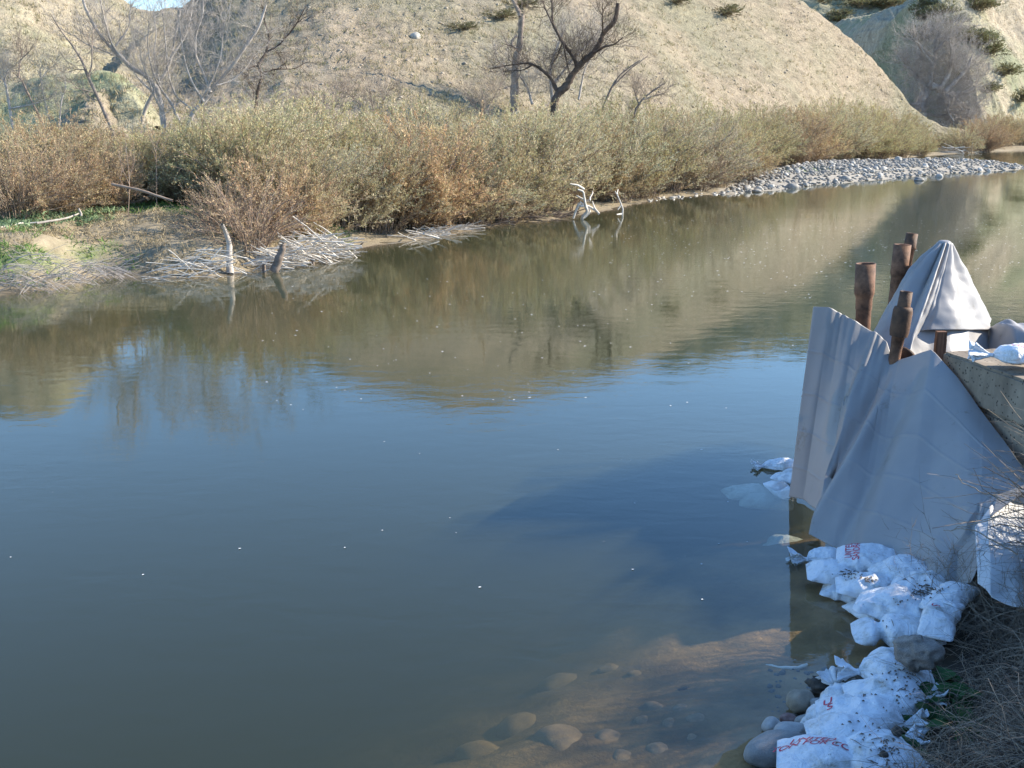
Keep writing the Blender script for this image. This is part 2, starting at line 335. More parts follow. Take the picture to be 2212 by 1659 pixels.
def norm(a): return a / (np.linalg.norm(a, axis=-1, keepdims=True) + 1e-9)
def batch_twigs(p, d, L, r, bend, nseg=3, gen=rng, wig=.12):
    """many thin 3-sided twigs at once: p, d (n,3); L, r (n,)"""
    n = len(p); pts = [p]; cur = p.copy(); dd = d.copy()
    for s_ in range(nseg):
        dd = norm(dd + bend + gen.normal(0, wig, (n, 3))); cur = cur + dd * (L / nseg)[:, None]; pts.append(cur)
    pts = np.stack(pts, 1); A = norm(np.cross(d, gen.normal(0, 1, (n, 3)))); B = np.cross(norm(d), A)
    rr = r[:, None] * np.linspace(1, .25, nseg + 1)[None]
    a = np.arange(3) * 2 * math.pi / 3
    ring = np.cos(a)[None, :, None] * A[:, None] + np.sin(a)[None, :, None] * B[:, None]
    V = pts[:, :, None, :] + rr[:, :, None, None] * ring[:, None]
    k = 3; base = (np.arange(n) * (nseg + 1) * k)[:, None, None]; i = np.arange(nseg)[None, :, None] * k + np.arange(k)[None, None]
    j = np.arange(nseg)[None, :, None] * k + (np.arange(k)[None, None] + 1) % k
    Q = np.stack([base + i, base + j, base + j + k, base + i + k], -1).reshape(-1, 4)
    return V.reshape(-1, 3), Q, pts
# ------------------------------------------------------------------ willow shrub prototypes
def bush_mesh(seed, Rr, Hh, ns, nsh, nl, lean=0, leafs=(.085, .028), pal=0, bare=0.):
    g = np.random.default_rng(seed); st = Tubes(); SP = []; SD = []; SL = []; ST = []
    for i in range(ns):
        a = g.uniform(0, 2 * math.pi); out = g.uniform(0.0, 1) ** .42 ; b = np.array([math.cos(a), math.sin(a), 0])
        p0 = b * g.uniform(0, .45) * Rr * .7 + np.array([0, 0, -.15]); hh = Hh * (1.02 - .72 * out ** 3) * g.uniform(.55, 1.08)
        t = np.linspace(0, 1, 9)[:, None]
        P = p0 + b * Rr * out * (t ** 1.25) + np.array([0, 0, 1.]) * hh * (t * (1 + .75 * out) - .75 * out * t ** 2.2) + np.array([lean, 0, 0]) * t ** 2 * Rr
        P = P + np.cumsum(g.normal(0, .035, (9, 3)), 0)
        st.add(P, np.linspace(.02, .007, 9) * g.uniform(.7, 1.2), 4)
        tt = g.uniform(.05, 1, nsh) ** .85; idx = tt * 8; i0 = np.clip(idx.astype(int), 0, 7); f = (idx - i0)[:, None]
        SP.append(P[i0] * (1 - f) + P[i0 + 1] * f); tan = norm(P[i0 + 1] - P[i0])
        SD.append(norm(tan * .9 + g.normal(0, .42, (nsh, 3)) + np.array([0, 0, .25]) + b * .25)); SL.append(g.uniform(.35, .95, nsh) * (1.1 - .4 * tt)); ST.append(tt)
    SP = np.concatenate(SP); SD = np.concatenate(SD); SL = np.concatenate(SL); ST = np.concatenate(ST)
    V, Q, pts = batch_twigs(SP, SD, SL, np.full(len(SP), .0065), np.array([0, 0, .04]), 3, g); st.raw(V, Q)
    # leaves
    n = len(SP); keep = g.uniform(0, 1, n) > bare
    k = g.uniform(.12, 1, (n, nl)) * 3; i0 = np.clip(k.astype(int), 0, 2); f = (k - i0)[..., None]; ar = np.arange(n)[:, None]
    c = (pts[ar, i0] * (1 - f) + pts[ar, i0 + 1] * f) + g.normal(0, .02, (n, nl, 3)); ax = norm(pts[ar, i0 + 1] - pts[ar, i0])
    c = c[keep].reshape(-1, 3); ax = ax[keep].reshape(-1, 3); m_ = len(c); tl = np.repeat(ST[keep], nl)
    ax = norm(ax + g.normal(0, .45, (m_, 3))); sd = norm(np.cross(ax, g.normal(0, 1, (m_, 3))))
    L = leafs[0] * g.uniform(.6, 1.25, (m_, 1)); Wd = leafs[1] * g.uniform(.7, 1.25, (m_, 1))
    V = np.stack([c, c + ax * L * .5 + sd * Wd * .5, c + ax * L, c + ax * L * .5 - sd * Wd * .5], 1).reshape(-1, 3)
    Q = np.arange(m_ * 4).reshape(-1, 4)
    P_ = [np.array([[.50, .43, .27], [.43, .40, .23], [.37, .27, .16], [.55, .46, .32], [.31, .31, .16]]),
          np.array([[.42, .28, .15], [.50, .38, .22], [.35, .21, .12], [.45, .37, .19], [.30, .24, .12]]),
          np.array([[.45, .37, .18], [.43, .40, .20], [.34, .26, .13], [.50, .43, .26], [.34, .34, .16]])][pal]
    shoot = np.repeat(g.integers(0, 5, n)[keep], nl); pick = np.where(g.uniform(0, 1, m_) < .5, shoot, g.integers(0, 5, m_))
    cc = P_[pick] * g.uniform(.85, 1.4, (m_, 1)); cc = (cc * .84 + cc.mean(1, keepdims=True) * .18) * np.array([1.0, .98, .92])
    red = (tl < .45)[:, None] * .5; cc = cc * (1 - red) + np.array([.33, .23, .15]) * red         # older lower leaves stay brown
    return st.mesh('willow_stems', M['twig']), npmesh('willow_leaves', V, Q, cols=np.repeat(cc, 4, 0), mats=[M['leaf']], smooth=False)
def ghit(x, y, z=.35):
    for _ in range(6):
        p = atz(x, y, z); z = z * .3 + H(p.x, p.y) * .7
    p.z = H(p.x, p.y); return p
PROTO = [bush_mesh(1, 2.1, 3.6, 80, 20, 19, pal=0), bush_mesh(2, 2.4, 3.4, 84, 20, 19, lean=.15, pal=0), bush_mesh(3, 1.9, 3.8, 74, 20, 19, lean=-.15, pal=2),
         bush_mesh(4, 2.2, 3.3, 80, 20, 19, pal=1), bush_mesh(5, 2.3, 3.7, 84, 19, 19, pal=2), bush_mesh(6, 2.0, 2.6, 66, 16, 8, pal=1, bare=.45)]
GW = 'willow shrubs crowding the far river bank'
nb = [0]
def bush(p, s, kind, rz, tint, label, sz=None, group=GW):
    o = empty('willow_shrub', (p[0], p[1], p[2] - .05), rz); o.scale = (s, s, s * (sz or 1))
    tag(o, label, 'shrub', group)
    a = obj('stems', PROTO[kind][0], o); b = obj('foliage', PROTO[kind][1], o); b.color = (*tint, 1); nb[0] += 1; return o
# front line of the belt: photo x, photo y of its foot, height of the crown tip in the photo
front = [(-120, 478, 290), (-40, 470, 270), (30, 474, 262), (95, 468, 250), (160, 462, 262), (235, 455, 275), (300, 440, 268), (362, 436, 275), (425, 448, 262), (478, 496, 320), (540, 505, 300), (600, 506, 270), (665, 503, 290), (735, 488, 262), (800, 497, 265), (870, 494, 250), (930, 490, 240), (1000, 486, 262), (1075, 476, 262), (1140, 458, 240), (1205, 452, 240), (1270, 430, 250), (1320, 432, 246), (1385, 425, 238), (1440, 414, 240), (1495, 410, 240), (1545, 402, 246), (1590, 392, 250), (1635, 371, 244), (1675, 361, 240), (1720, 356, 236), (1765, 351, 230), (1812, 348, 236), (1855, 345, 234), (1900, 342, 245), (1945, 339, 262), (1985, 336, 275), (2075, 330, 270), (2120, 328, 250), (2165, 326, 245), (2205, 325, 242), (2250, 323, 240)]
look = {0: 'olive tan willow', 1: 'spreading tan willow', 2: 'upright olive willow', 3: 'rusty brown willow', 4: 'golden tan willow', 5: 'half bare willow'}
def where(x, y):
    W_ = [(-60, 'beside the left edge of the photo'), (60, 'behind the green weeds at the far left'), (200, 'below the thin leaning pale trunk'), (270, 'behind the slanting broken pole'), (345, 'on the bank behind the lone sapling'), (450, 'beside the shaded green grass patch'), (510, 'above the upright dead stump'), (600, 'above the leaning dark stump'), (690, 'above the white driftwood heap'), (760, 'behind the bare mud strip'), (850, 'behind the small black snag'), (960, 'behind the washed up pale sticks'), (1060, 'drooping over the dark undercut bank'), (1150, 'left of the white snag in the water'), (1235, 'directly behind the white snag'), (1330, 'over the dark hollow right of the white snag'), (1420, 'where small stones first line the water'), (1530, 'on the bank left of the gravel bar'), (1620, 'at the green tip of the gravel bar'), (1760, 'behind the left half of the gravel bar'), (1880, 'behind the middle of the gravel bar'), (1990, 'left of the big rounded bare tree'), (2100, 'right of the foot of the big rounded bare tree'), (2400, 'by the still backwater at the far right')]
    for a, s in W_:
        if x <= a: return s
    return W_[-1][1]
kinds = [3, 3, 5, 3, 3, 3, 4, 4, 2, 5, 5, 3, 0, 0, 4, 3, 3, 1, 4, 0, 2, 3, 1, 4, 0, 1, 4, 3, 4, 0, 3, 4, 1, 4, 4, 4, 4, 4, 3, 3, 4, 3]
r2 = random.Random(3); ordn = {}
for i, (x, y, ty) in enumerate(front):
    p = ghit(x, y); gz = p.z; top = aty(x, ty, p.y + 1).z - gz
    k = kinds[i]; s = max(.6, min(1.9, top / 3.5)) * r2.uniform(.82, 1.06); wd = where(x, y)
    ordn[(k, wd)] = ordn.get((k, wd), 0) + 1
    extra = ['', ', rightward', ', rightmost'][min(ordn[(k, wd)] - 1, 2)]
    tn = r2.uniform(.85, 1.12); o = bush((p.x, p.y, gz), s, k, r2.uniform(0, 6.28), (tn * r2.uniform(.95, 1.05), tn, tn * r2.uniform(.9, 1.05)), f'{look[k]} in front, {wd}{extra}')
# rows behind the front line
for row, (dy, step, up) in enumerate([(3.2, 52, -4), (6.5, 60, -10), (10.5, 74, -14)]):
    x = -130 + row * 20
    while x < 2260:
        fx = [f[0] for f in front]; yb = np.interp(x, fx, [f[1] for f in front]); ty = np.interp(x, fx, [f[2] for f in front]) + up * (1 if x > 450 else .2)
        if 470 < x < 720: ty -= 50
        p = ghit(x, yb); q = aty(x, yb, p.y + dy * (1 + p.y / 110)); q.z = H(q.x, q.y)
        if 1985 < x < 2110: ty += 12
        s = max(.6, min(2.0, (aty(x, ty, q.y).z - q.z) / 3.5)) * r2.uniform(.85, 1.1); k = r2.choice([0, 1, 2, 4, 4, 3] if x > 450 else [3, 0, 3, 4, 5])
        kk_ = ('r', row, k, where(x, 0)); ordn[kk_] = ordn.get(kk_, 0) + 1; tn = r2.uniform(.85, 1.12); bush((q.x, q.y, q.z), s, k, r2.uniform(0, 6.28), (tn, tn, tn * .96), f'{look[k]} crown, {["second", "third", "back"][row]} row, {where(x, 0)}{["", ", rightward", ", rightmost"][min(ordn[kk_] - 1, 2)]}', group='willow shrubs deep in the belt')
        x += step * r2.uniform(.75, 1.2) * (1 if x < 1500 else .75)
# ------------------------------------------------------------------ bare trees
def tree(name, label, cat, Y, limbs, barks, ntw, twL, twr, up=.25, lv=3, crown=None, spread=.6, group=None, seed=0, fan=None, thick=1.0):
    """limbs: list of (r0, r1, depth_out, [(x,y)...]) in photo pixels at distance Y; first is the trunk"""
    g = np.random.default_rng(seed + 100); base = aty(*limbs[0][3][0], Y); bz = H(base.x, base.y)
    root = empty(name, (base.x, base.y, min(base.z, bz))); tag(root, label, cat, group); off = np.array(root.location)
    scale = Y / 2400 * 1.03; SP = []; SD = []; SR = []
    for li, (r0, r1, dd, pts) in enumerate(limbs):
        w_ = []
        for k, (x, y) in enumerate(pts):
            f = k / max(1, len(pts) - 1); w_.append(np.array(aty(x, y, Y + dd * f)) - off)
        if li == 0 and base.z > bz: w_.insert(0, np.array([w_[0][0] - (w_[1][0] - w_[0][0]) * .4, 0, 0.0]) - np.array([0, 0, .3]))
        P = resample(w_, max(8, len(w_) * 4)); P = P + np.cumsum(g.normal(0, .012 * scale * 3, P.shape), 0) * np.linspace(0, 1, len(P))[:, None]
        rad = np.linspace(r0, r1, len(P)) * scale * (.72 if Y < 60 else 1) * thick * (1 + .10 * g.normal(0, 1, len(P)))
        tb = Tubes(); tb.add(P, rad, 9 if r0 > 3 else 5); obj('trunk' if li == 0 else 'branch', tb.mesh('trunk' if li == 0 else 'branch', barks), root)
        n = max(2, int(ntw * len(pts) / 6)); t = g.uniform(.25 if li == 0 else .1, 1, n) * (len(P) - 1); i0 = np.clip(t.astype(int), 0, len(P) - 2)
        T = norm(P[i0 + 1] - P[i0]); SP.append(P[i0] + (P[i0 + 1] - P[i0]) * (t - i0)[:, None])
        SD.append(norm(T * .5 + g.normal(0, spread, (n, 3)) + np.array([0, 0, up]))); SR.append(np.full(n, 1.0))
    p = np.concatenate(SP); d = np.concatenate(SD); tb = Tubes(); L = twL; r = twr
    for l in range(lv):
        n = len(p); Ls = L * g.uniform(.5, 1.25, n)
        V_, Q_, pts = batch_twigs(p, d, Ls, np.full(n, r) * g.uniform(.7, 1.2, n), np.array([0, 0, up * .25]), 4, g, .16); tb.raw(V_, Q_)
        if l == lv - 1: break
        c = crown[l] if crown else 4
        k = g.uniform(.25, 1, (n, c)) * 4; i0 = np.clip(k.astype(int), 0, 3); ar = np.arange(n)[:, None]; f = (k - i0)[..., None]
        np_ = (pts[ar, i0] * (1 - f) + pts[ar, i0 + 1] * f).reshape(-1, 3); T = norm(pts[ar, i0 + 1] - pts[ar, i0]).reshape(-1, 3)
        d = norm(T + g.normal(0, .5, T.shape) + np.array([0, 0, up * .5])); p = np_; L *= .62; r *= .6
    obj('twigs', tb.mesh('twigs', barks), root); return root
PB, DB, MB_ = M['palebark'], M['darkbark'], M['midbark']
tree('bare_tree', 'thin pale bare tree leaning left, its lone trunk in front of the green slope', 'tree', 47, [(6, 1.5, .5, [(246, 290), (225, 240), (201, 189), (189, 163), (178, 133), (167, 114), (148, 87), (131, 66), (110, 30)]), (2.5, .8, 1, [(191, 163), (198, 144), (199, 106), (200, 81), (202, 60)]), (1.6, .6, -.6, [(199, 199), (170, 191), (150, 187)]), (1.6, .6, .6, [(211, 217), (190, 210), (178, 200)]), (1.4, .5, .3, [(186, 150), (165, 150), (140, 158)])], MB_, 12, .9, .014, lv=2, seed=1)
tree('bare_tree', 'tall pale multi stemmed bare tree with long limbs reaching up to the left', 'tree', 49, [
    (9, 3, .5, [(356, 300), (350, 241), (342, 197), (318, 165), (282, 145), (258, 121), (237, 100), (213, 72), (193, 36), (181, 8), (176, -30)]),
    (3.6, 1.2, -1, [(278, 141), (249, 109), (237, 85), (225, 40), (217, 4), (212, -40)]), (3, 1, 1, [(249, 100), (266, 78), (278, 60), (282, 28), (283, 5)]), (2.5, .8, -1, [(246, 119), (215, 106), (180, 92), (160, 76)]),
    (2.5, .8, 1.2, [(258, 121), (240, 90), (232, 60), (212, 30)])], PB, 24, 1.3, .012, lv=3, crown=(5, 4), seed=2)
tree('bare_tree', 'broad silvery bare tree with dense upright twigs above the rusty brush', 'tree', 49, [
    (8, 3, .5, [(400, 300), (414, 245), (443, 217), (467, 185), (503, 141), (535, 93), (559, 60), (575, 10)]), (4.5, 1.2, 1, [(392, 275), (372, 225), (345, 190), (328, 150), (318, 100), (322, 40)]),
    (4, 1.2, -1, [(440, 220), (415, 180), (400, 140), (392, 90), (385, 30)]), (4, 1.2, .5, [(455, 200), (440, 160), (422, 121), (422, 76), (439, 32), (439, -10)]),
    (3.5, 1, -1, [(350, 240), (330, 200), (320, 170), (305, 130), (302, 100)]), (3, 1, 1, [(420, 240), (380, 210), (365, 170), (360, 120), (355, 60), (348, 0)]),
    (2.6, .8, 1, [(467, 185), (500, 175), (530, 150), (548, 120)]), (3, .9, 0, [(430, 225), (460, 170), (478, 120), (482, 60), (500, 0)])], PB, 34, 1.35, .011, lv=3, crown=(5, 4), seed=3)
tree('bare_tree', 'pale bare tree standing close behind the broad silvery one', 'tree', 52, [
    (7, 2.5, .5, [(300, 290), (315, 230), (345, 180), (370, 130), (378, 80), (390, 20)]), (3, 1, 1, [(330, 200), (300, 170), (285, 150), (290, 110)]), (3, 1, 1, [(372, 120), (400, 80), (412, 40), (420, -20)]), (3, 1, 1, [(345, 180), (332, 120), (338, 70), (330, 20)])], PB, 28, 1.3, .010, lv=3, crown=(5, 4), seed=33)
tree('bare_tree', 'dark crooked bare tree with forked top left of the hillside centre', 'tree', 52, [
    (6.5, 3, .4, [(548, 300), (553, 225), (557, 193), (565, 165), (557, 141)]), (4, 1, .8, [(557, 141), (575, 113), (583, 80), (571, 44), (565, 10)]), (3, .8, -.6, [(575, 113), (604, 97), (636, 60), (660, 15)]),
    (2.2, .7, .8, [(567, 157), (596, 149), (636, 149), (664, 133)]), (2.4, 1, -.4, [(557, 141), (543, 145), (531, 157)])], DB, 26, 1.0, .012, lv=3, crown=(4, 4), seed=4)
tree('bare_tree', 'small crooked bare tree near the left edge with a kinked trunk', 'tree', 50, [
    (5, 2, .4, [(100, 290), (84, 250), (62, 206), (46, 171), (38, 166)]), (2.8, .8, .6, [(40, 168), (42, 145), (44, 130), (50, 105)]), (1.6, .6, -.6, [(44, 130), (56, 118), (62, 112)])], MB_, 30, .9, .010, lv=3, crown=(4, 4), seed=5)
tree('bare_tree', 'bare grey tree cut off by the left edge beside a mossy log', 'tree', 49, [
    (5, 2, .4, [(30, 290), (22, 240), (14, 190), (10, 172), (18, 150)]), (2, .8, .4, [(14, 190), (4, 165), (-6, 140)]), (3, 1, .4, [(20, 235), (60, 228), (84, 222), (100, 215)])], PB, 34, 1.1, .009, lv=3, crown=(5, 4), seed=6)
tree('bare_sapling', 'small forked bare sapling between the kinked and the leaning trunks', 'tree', 49, [
    (3, 1.2, .4, [(126, 290), (132, 222), (136, 205), (142, 192)]), (1.4, .6, .3, [(142, 192), (142, 175)]), (2, .7, .3, [(110, 270), (92, 200), (88, 165), (86, 150)]), (1.6, .6, .3, [(90, 170), (104, 150), (120, 140)])], PB, 34, .9, .008, lv=3, crown=(4, 4), seed=7)
tree('broken_tree', 'upright snapped trunk with peeling orange top and one dark limb at the top', 'tree', 76, [
    (8.5, 5.5, .2, [(1108, 260), (1112, 188), (1112, 160), (1114, 124), (1122, 103), (1124, 71), (1126, 44), (1127, 30)]), (4, 3, .5, [(1123, 36), (1121, 26), (1115, 14), (1106, -2), (1098, -25)]),
    (2.8, 1.2, -.8, [(1117, 78), (1106, 87), (1106, 99), (1117, 105)]), (2.6, 1, -.8, [(1117, 105), (1105, 99), (1090, 94)])], MB_, 10, 1.4, .018, lv=2, seed=8)
tree('bare_tree', 'dark leaning bare tree forking into a wide V on the hillside', 'tree', 70, [
    (9, 4, .2, [(1196, 222), (1206, 201), (1224, 186), (1234, 165), (1248, 147), (1261, 131), (1282, 115), (1298, 89), (1303, 71), (1330, 46), (1335, 7)]),
    (4.6, 1.2, 1.2, [(1248, 147), (1241, 126), (1217, 94), (1209, 80), (1193, 50), (1193, 18), (1192, -6)]), (2, .7, .6, [(1193, 50), (1179, 21), (1172, 0)]), (2.2, .7, -1, [(1303, 71), (1301, 45), (1302, 20)]),
    (3, .8, -1.2, [(1282, 115), (1305, 101), (1328, 96), (1344, 82)]), (4, 1, 1, [(1206, 205), (1192, 170), (1167, 147), (1145, 137), (1128, 137), (1092, 142), (1057, 149)]), (2.2, 1, -.4, [(1259, 132), (1258, 118)]),
    (2, .8, -.5, [(1217, 94), (1222, 125), (1230, 158)]), (1.8, .8, .5, [(1215, 92), (1206, 115), (1200, 130)]), (1.8, .6, .5, [(1150, 140), (1130, 152), (1095, 152)])], DB, 34, 1.5, .016, lv=3, crown=(4, 3), seed=9)
tree('bare_tree', 'faint grey thicket tree behind the V shaped dark tree', 'tree', 76, [
    (4, 1.5, .3, [(1196, 240), (1190, 190), (1188, 150), (1200, 110), (1216, 70)]), (3, 1, 1, [(1190, 190), (1235, 130), (1275, 90), (1300, 60)]), (2.5, 1, 1, [(1250, 215), (1262, 150), (1290, 100)]), (3, 1, 1, [(1150, 225), (1140, 190), (1120, 160), (1080, 140)])], PB, 80, 1.8, .014, lv=3, crown=(5, 4), seed=10)
tree('bare_tree', 'thin slanting bare tree right of the V shaped dark tree', 'tree', 74, [
    (3.5, 1, .3, [(1290, 262), (1320, 190), (1340, 160), (1382, 130)]), (2, .7, .5, [(1320, 190), (1360, 150), (1400, 120)])], MB_, 24, 1.3, .012, lv=3, crown=(4, 3), seed=11)
tree('bare_sapling', 'short dark leaning sapling rising from the willow tops at mid hill', 'tree', 72, [
    (3, 1.2, .3, [(1370, 240), (1386, 216), (1405, 200), (1435, 180)]), (2, .7, .5, [(1386, 216), (1410, 208), (1440, 200)]), (2, .7, .4, [(1380, 226), (1372, 200), (1366, 180)])], MB_, 44, 1.2, .012, lv=3, crown=(4, 4), seed=12)
for (x, y, lab, sd) in [(700, 200, 'reddish bare sapling above the willows right of the dark crooked tree', 21), (800, 195, 'wispy reddish sapling above the middle of the willow belt', 22), (1040, 185, 'pale wispy sapling just left of the snapped trunk', 23)]:
    tree('bare_sapling', lab, 'tree', 56, [(2.2, .8, .3, [(x, 300), (x + 8, y + 50), (x - 2, y)]), (1.5, .6, .4, [(x + 8, y + 60), (x + 30, y + 20), (x + 44, y - 4)]), (1.5, .6, .4, [(x + 4, y + 70), (x - 24, y + 30), (x - 40, y + 10)])], MB_, 44, 1.1, .010, lv=3, crown=(4, 4), seed=sd)
# the big rounded tree at the right
def fan(cx, cy, rx, ry, n, seed):
    g = random.Random(seed); out = []
    return out
tree('round_bare_tree', 'big rounded bare tree with silvery crown against the shaded hill at right', 'tree', 168, [
    (13, 8, .5, [(1992, 330), (1989, 256), (1989, 226), (1998, 202), (2010, 186)]), (9, 4, 1, [(2008, 186), (2025, 188), (2040, 199), (2056, 210)]), (6, 2.5, 1, [(2008, 188), (2010, 158), (2020, 125), (2020, 92), (2030, 70)]),
    (4, 1.5, 2, [(2004, 196), (1985, 170), (1968, 150), (1950, 140)]), (4, 1.5, -2, [(2015, 140), (1995, 115), (1985, 95), (1975, 88)]), (5, 2, -2, [(2030, 192), (2050, 160), (2058, 120), (2050, 85)]), (5, 2, 2, [(2040, 199), (2070, 170), (2090, 145), (2100, 120)]),
    (4, 1.5, 2, [(2050, 205), (2085, 200), (2105, 190), (2115, 172)]), (3.5, 1.5, -2, [(2046, 202), (2050, 220), (2046, 240), (2060, 262)]), (4, 1.5, 1, [(1995, 246), (2020, 250), (2060, 245), (2090, 235)]), (3.5, 1.5, 1, [(2060, 210), (2085, 230), (2100, 262), (2095, 290)]),
    (3, 1, 1, [(2030, 262), (2050, 290), (2070, 310), (2080, 322)]), (3, 1, 1, [(2095, 235), (2080, 270), (2070, 300)]), (3, 1, -1, [(1990, 226), (1960, 225), (1935, 240)]), (3.5, 1, 1, [(2022, 110), (2040, 90), (2058, 75), (2070, 62)])], PB, 80, 3.3, .030, up=.12, lv=3, crown=(6, 5), spread=.75, seed=14)
# scrub on the hills
sb = bush_mesh(44, 1.3, 1.1, 34, 10, 10, leafs=(.16, .07), pal=2)
def raycast_place(x, y):
    dg = bpy.context.evaluated_depsgraph_get(); d = ray(x, y).normalized(); hit, loc, nrm, idx, ob, mx = sc.ray_cast(dg, Vector((0, 0, CAMH)), d); return loc if hit else None
HILLOBJ = [o for o in sc.objects if o.name.startswith('hill')]
def hillhit(x, y):
    d = ray(x, y).normalized(); best = None
    for o in HILLOBJ:
        hit, loc, nr, i = o.ray_cast(Vector((0, 0, CAMH)), d)
        if hit and (best is None or loc.y < best.y): best = loc.copy()
    return best
scr = [(1562, 30, 1.9, 'round grey green scrub bush alone on the upper middle of the dry hill'), (1456, 4, 1.6, 'dark scrub bush at the top edge above the V shaped tree'), (1120, 12, 1.5, 'dark scrub bush beside the top of the snapped trunk'), (1080, 35, 1.2, 'small scrub tuft left of the snapped trunk'), (1000, 60, 1.0, 'small scrub tuft near the white rock'), (2282, 60, 1, 'scrub bush outside')]
for x, y, s, lab in scr[:5]:
    p = hillhit(x, y)
    if p: o = empty('scrub_bush', (p.x, p.y, p.z - .15)); o.scale = (s, s, s); tag(o, lab, 'bush', 'scrub bushes dotted over the hills'); o.scale = (s * .75, s * .75, s * .55); obj('stems', sb[0], o); f = obj('foliage', sb[1], o); f.color = (.42, .44, .42, 1)
rs = random.Random(9)
for k in range(12, 50):
    if k < 30: x = rs.uniform(2010, 2212); y = rs.uniform(0, 215); lab = ''
    else: x = rs.uniform(1770, 1990); y = rs.uniform(0, 70); lab = 'dark scrub bush on the distant slope between the two hills'
    if k < 30:
        cx_ = np.interp(y, [0, 60, 120, 180, 230], [2035, 2060, 2100, 2120, 2140]); x = cx_ + rs.gauss(14, 34)
        s = rs.uniform(1.0, 2.4)
    else: s = rs.uniform(1.2, 3)
    if k < 30: lab = f"{'large' if s > 1.9 else 'medium' if s > 1.4 else 'small'} dark scrub bush {'high on' if y < 70 else 'halfway down' if y < 150 else 'low on'} the {'shaded' if x < cx_ - 5 else 'rocky' if x < cx_ + 45 else 'sunlit outer'} part of the right hand spur"
    else: lab = f"{'large' if s > 2.3 else 'small'} dark scrub bush on the distant slope, {'left' if x < 1850 else 'right'} part, {'upper' if y < 35 else 'lower'}"
    p = hillhit(x, y)
    if p is None: continue
    if k >= 30 and p.y < 260: continue
    o = empty('scrub_bush', (p.x, p.y, p.z - .3), rs.uniform(0, 6)); o.scale = (s * 1.3, s * 1.3, s); tag(o, lab, 'bush', lab.replace('scrub bush', 'scrub bushes')); obj('stems', sb[0], o); f = obj('foliage', sb[1], o); f.color = (.42, .46, .40, 1)
# ------------------------------------------------------------------ stones
def rock_mesh(name, seed, sub, mt, rough=.12, ang=0.0, cols=None):
    bm = bmesh.new(); bmesh.ops.create_icosphere(bm, subdivisions=sub, radius=1.0)
    off = Vector((seed * 3.7, seed * 1.9, seed * 5.1))
    for v_ in bm.verts:
        n = v_.co.normalized(); d = 1 + rough * mnoise.noise(n * 1.1 + off) * 1.6 + rough * .4 * mnoise.noise(n * 3 + off)
        if ang: d += ang * (mnoise.cell(n * 2.2 + off) - .5) + ang * .5 * mnoise.noise(n * 8 + off)
        v_.co = n * d
    for f in bm.faces: f.smooth = True
    me = bpy.data.meshes.new(name); bm.to_mesh(me); bm.free(); me.materials.append(mt); return me
def stone_mat(name, c1, c2, sc_=6, wet=None, speck=0, w0=.4):
    m, t, b, o = mat(name); v = objvec(t); n = noisetex(t, sc_ * .25, 5, .6, v); c = ramp(t, n.outputs[0], [(.3, c1), (.7, c2)])
    f = noisetex(t, 22, 4, .8, v); c2_ = ramp(t, f.outputs[0], [(.38, .62 if speck else .85), (.5, 1), (.64, 1.5 if speck else 1.15)]); x = mul(t, c, c2_); c = x.outputs[2]
    # damp band near the water line (world height)
    g_ = t.nodes.new('ShaderNodeNewGeometry'); s = t.nodes.new('ShaderNodeSeparateXYZ'); t.links.new(g_.outputs['Position'], s.inputs[0])
    r = nd(t, 'ShaderNodeMapRange'); r.inputs[1].default_value = .0; r.inputs[2].default_value = .05; r.inputs[3].default_value = w0; r.inputs[4].default_value = 1.0
    t.links.new(s.outputs[2], r.inputs[0]); y = mul(t, c, r.outputs[0]); t.links.new(y.outputs[2], b.inputs['Base Color'])
    b.inputs['Roughness'].default_value = .7; n2 = noisetex(t, 14, 5, .7, v); bump(t, n2.outputs[0], .35, .03, b); return m
SM = {'grey': stone_mat('grey_stone', (.22, .21, .195), (.34, .32, .29)), 'pale': stone_mat('pale_stone', (.33, .315, .29), (.46, .44, .41)), 'tan': stone_mat('tan_stone', (.22, .18, .13), (.36, .30, .22)),
      'red': stone_mat('red_stone', (.16, .07, .055), (.30, .20, .17)), 'dark': stone_mat('dark_clod', (.035, .028, .022), (.10, .08, .06), speck=1), 'granite': stone_mat('granite', (.19, .16, .13), (.33, .28, .23), speck=1),
      'mud': stone_mat('muddy_stone', (.24, .15, .065), (.36, .235, .11), w0=1.0)}
def stone(x, y, wpx, hr, dr, z, mk, label, seed, rz=0., rough=.1, ang=0., grp=None, name='stone', sub=4, tilt=0.):
    p = atz(x, y, z); rgn = (p - Vector((0, 0, CAMH))).length; r = wpx * rgn / FPX / 2
    o = obj(name, rock_mesh(name, seed, sub, SM[mk], rough, ang)); o.location = p; o.scale = (r, r * dr, r * hr); o.rotation_euler = (tilt, tilt * .6, R(rz)); tag(o, label, 'stone', grp); return o
stone(1681, 1622, 142, .56, .62, .06, 'grey', 'largest smooth grey boulder at the bottom edge of the water', 1, 22, .07)
stone(1708, 1579, 68, .5, .8, .14, 'pale', 'pale rounded cobble resting behind the largest boulder', 2, 10)
stone(1666, 1568, 44, .75, .85, .03, 'pale', 'two toned pale cobble standing in the water left of the reddish one', 3, 40)
stone(1703, 1553, 35, .6, .8, .05, 'red', 'small reddish cobble with a white end', 4, -5)
stone(1742, 1557, 49, .45, .7, .07, 'grey', 'flat oval grey cobble right of the reddish one', 5, 12)
stone(1777, 1538, 23, .5, .7, .08, 'grey', 'small oval pebble below the blue grey flat cobble', 6, 10)
stone(1729, 1516, 62, .8, .85, .07, 'tan', 'round tan boulder with a sunlit top beside the dark clod', 7, 30)
stone(1775, 1521, 52, .42, .6, .10, 'grey', 'speckled blue grey flat cobble below the dark clod', 8, -20)
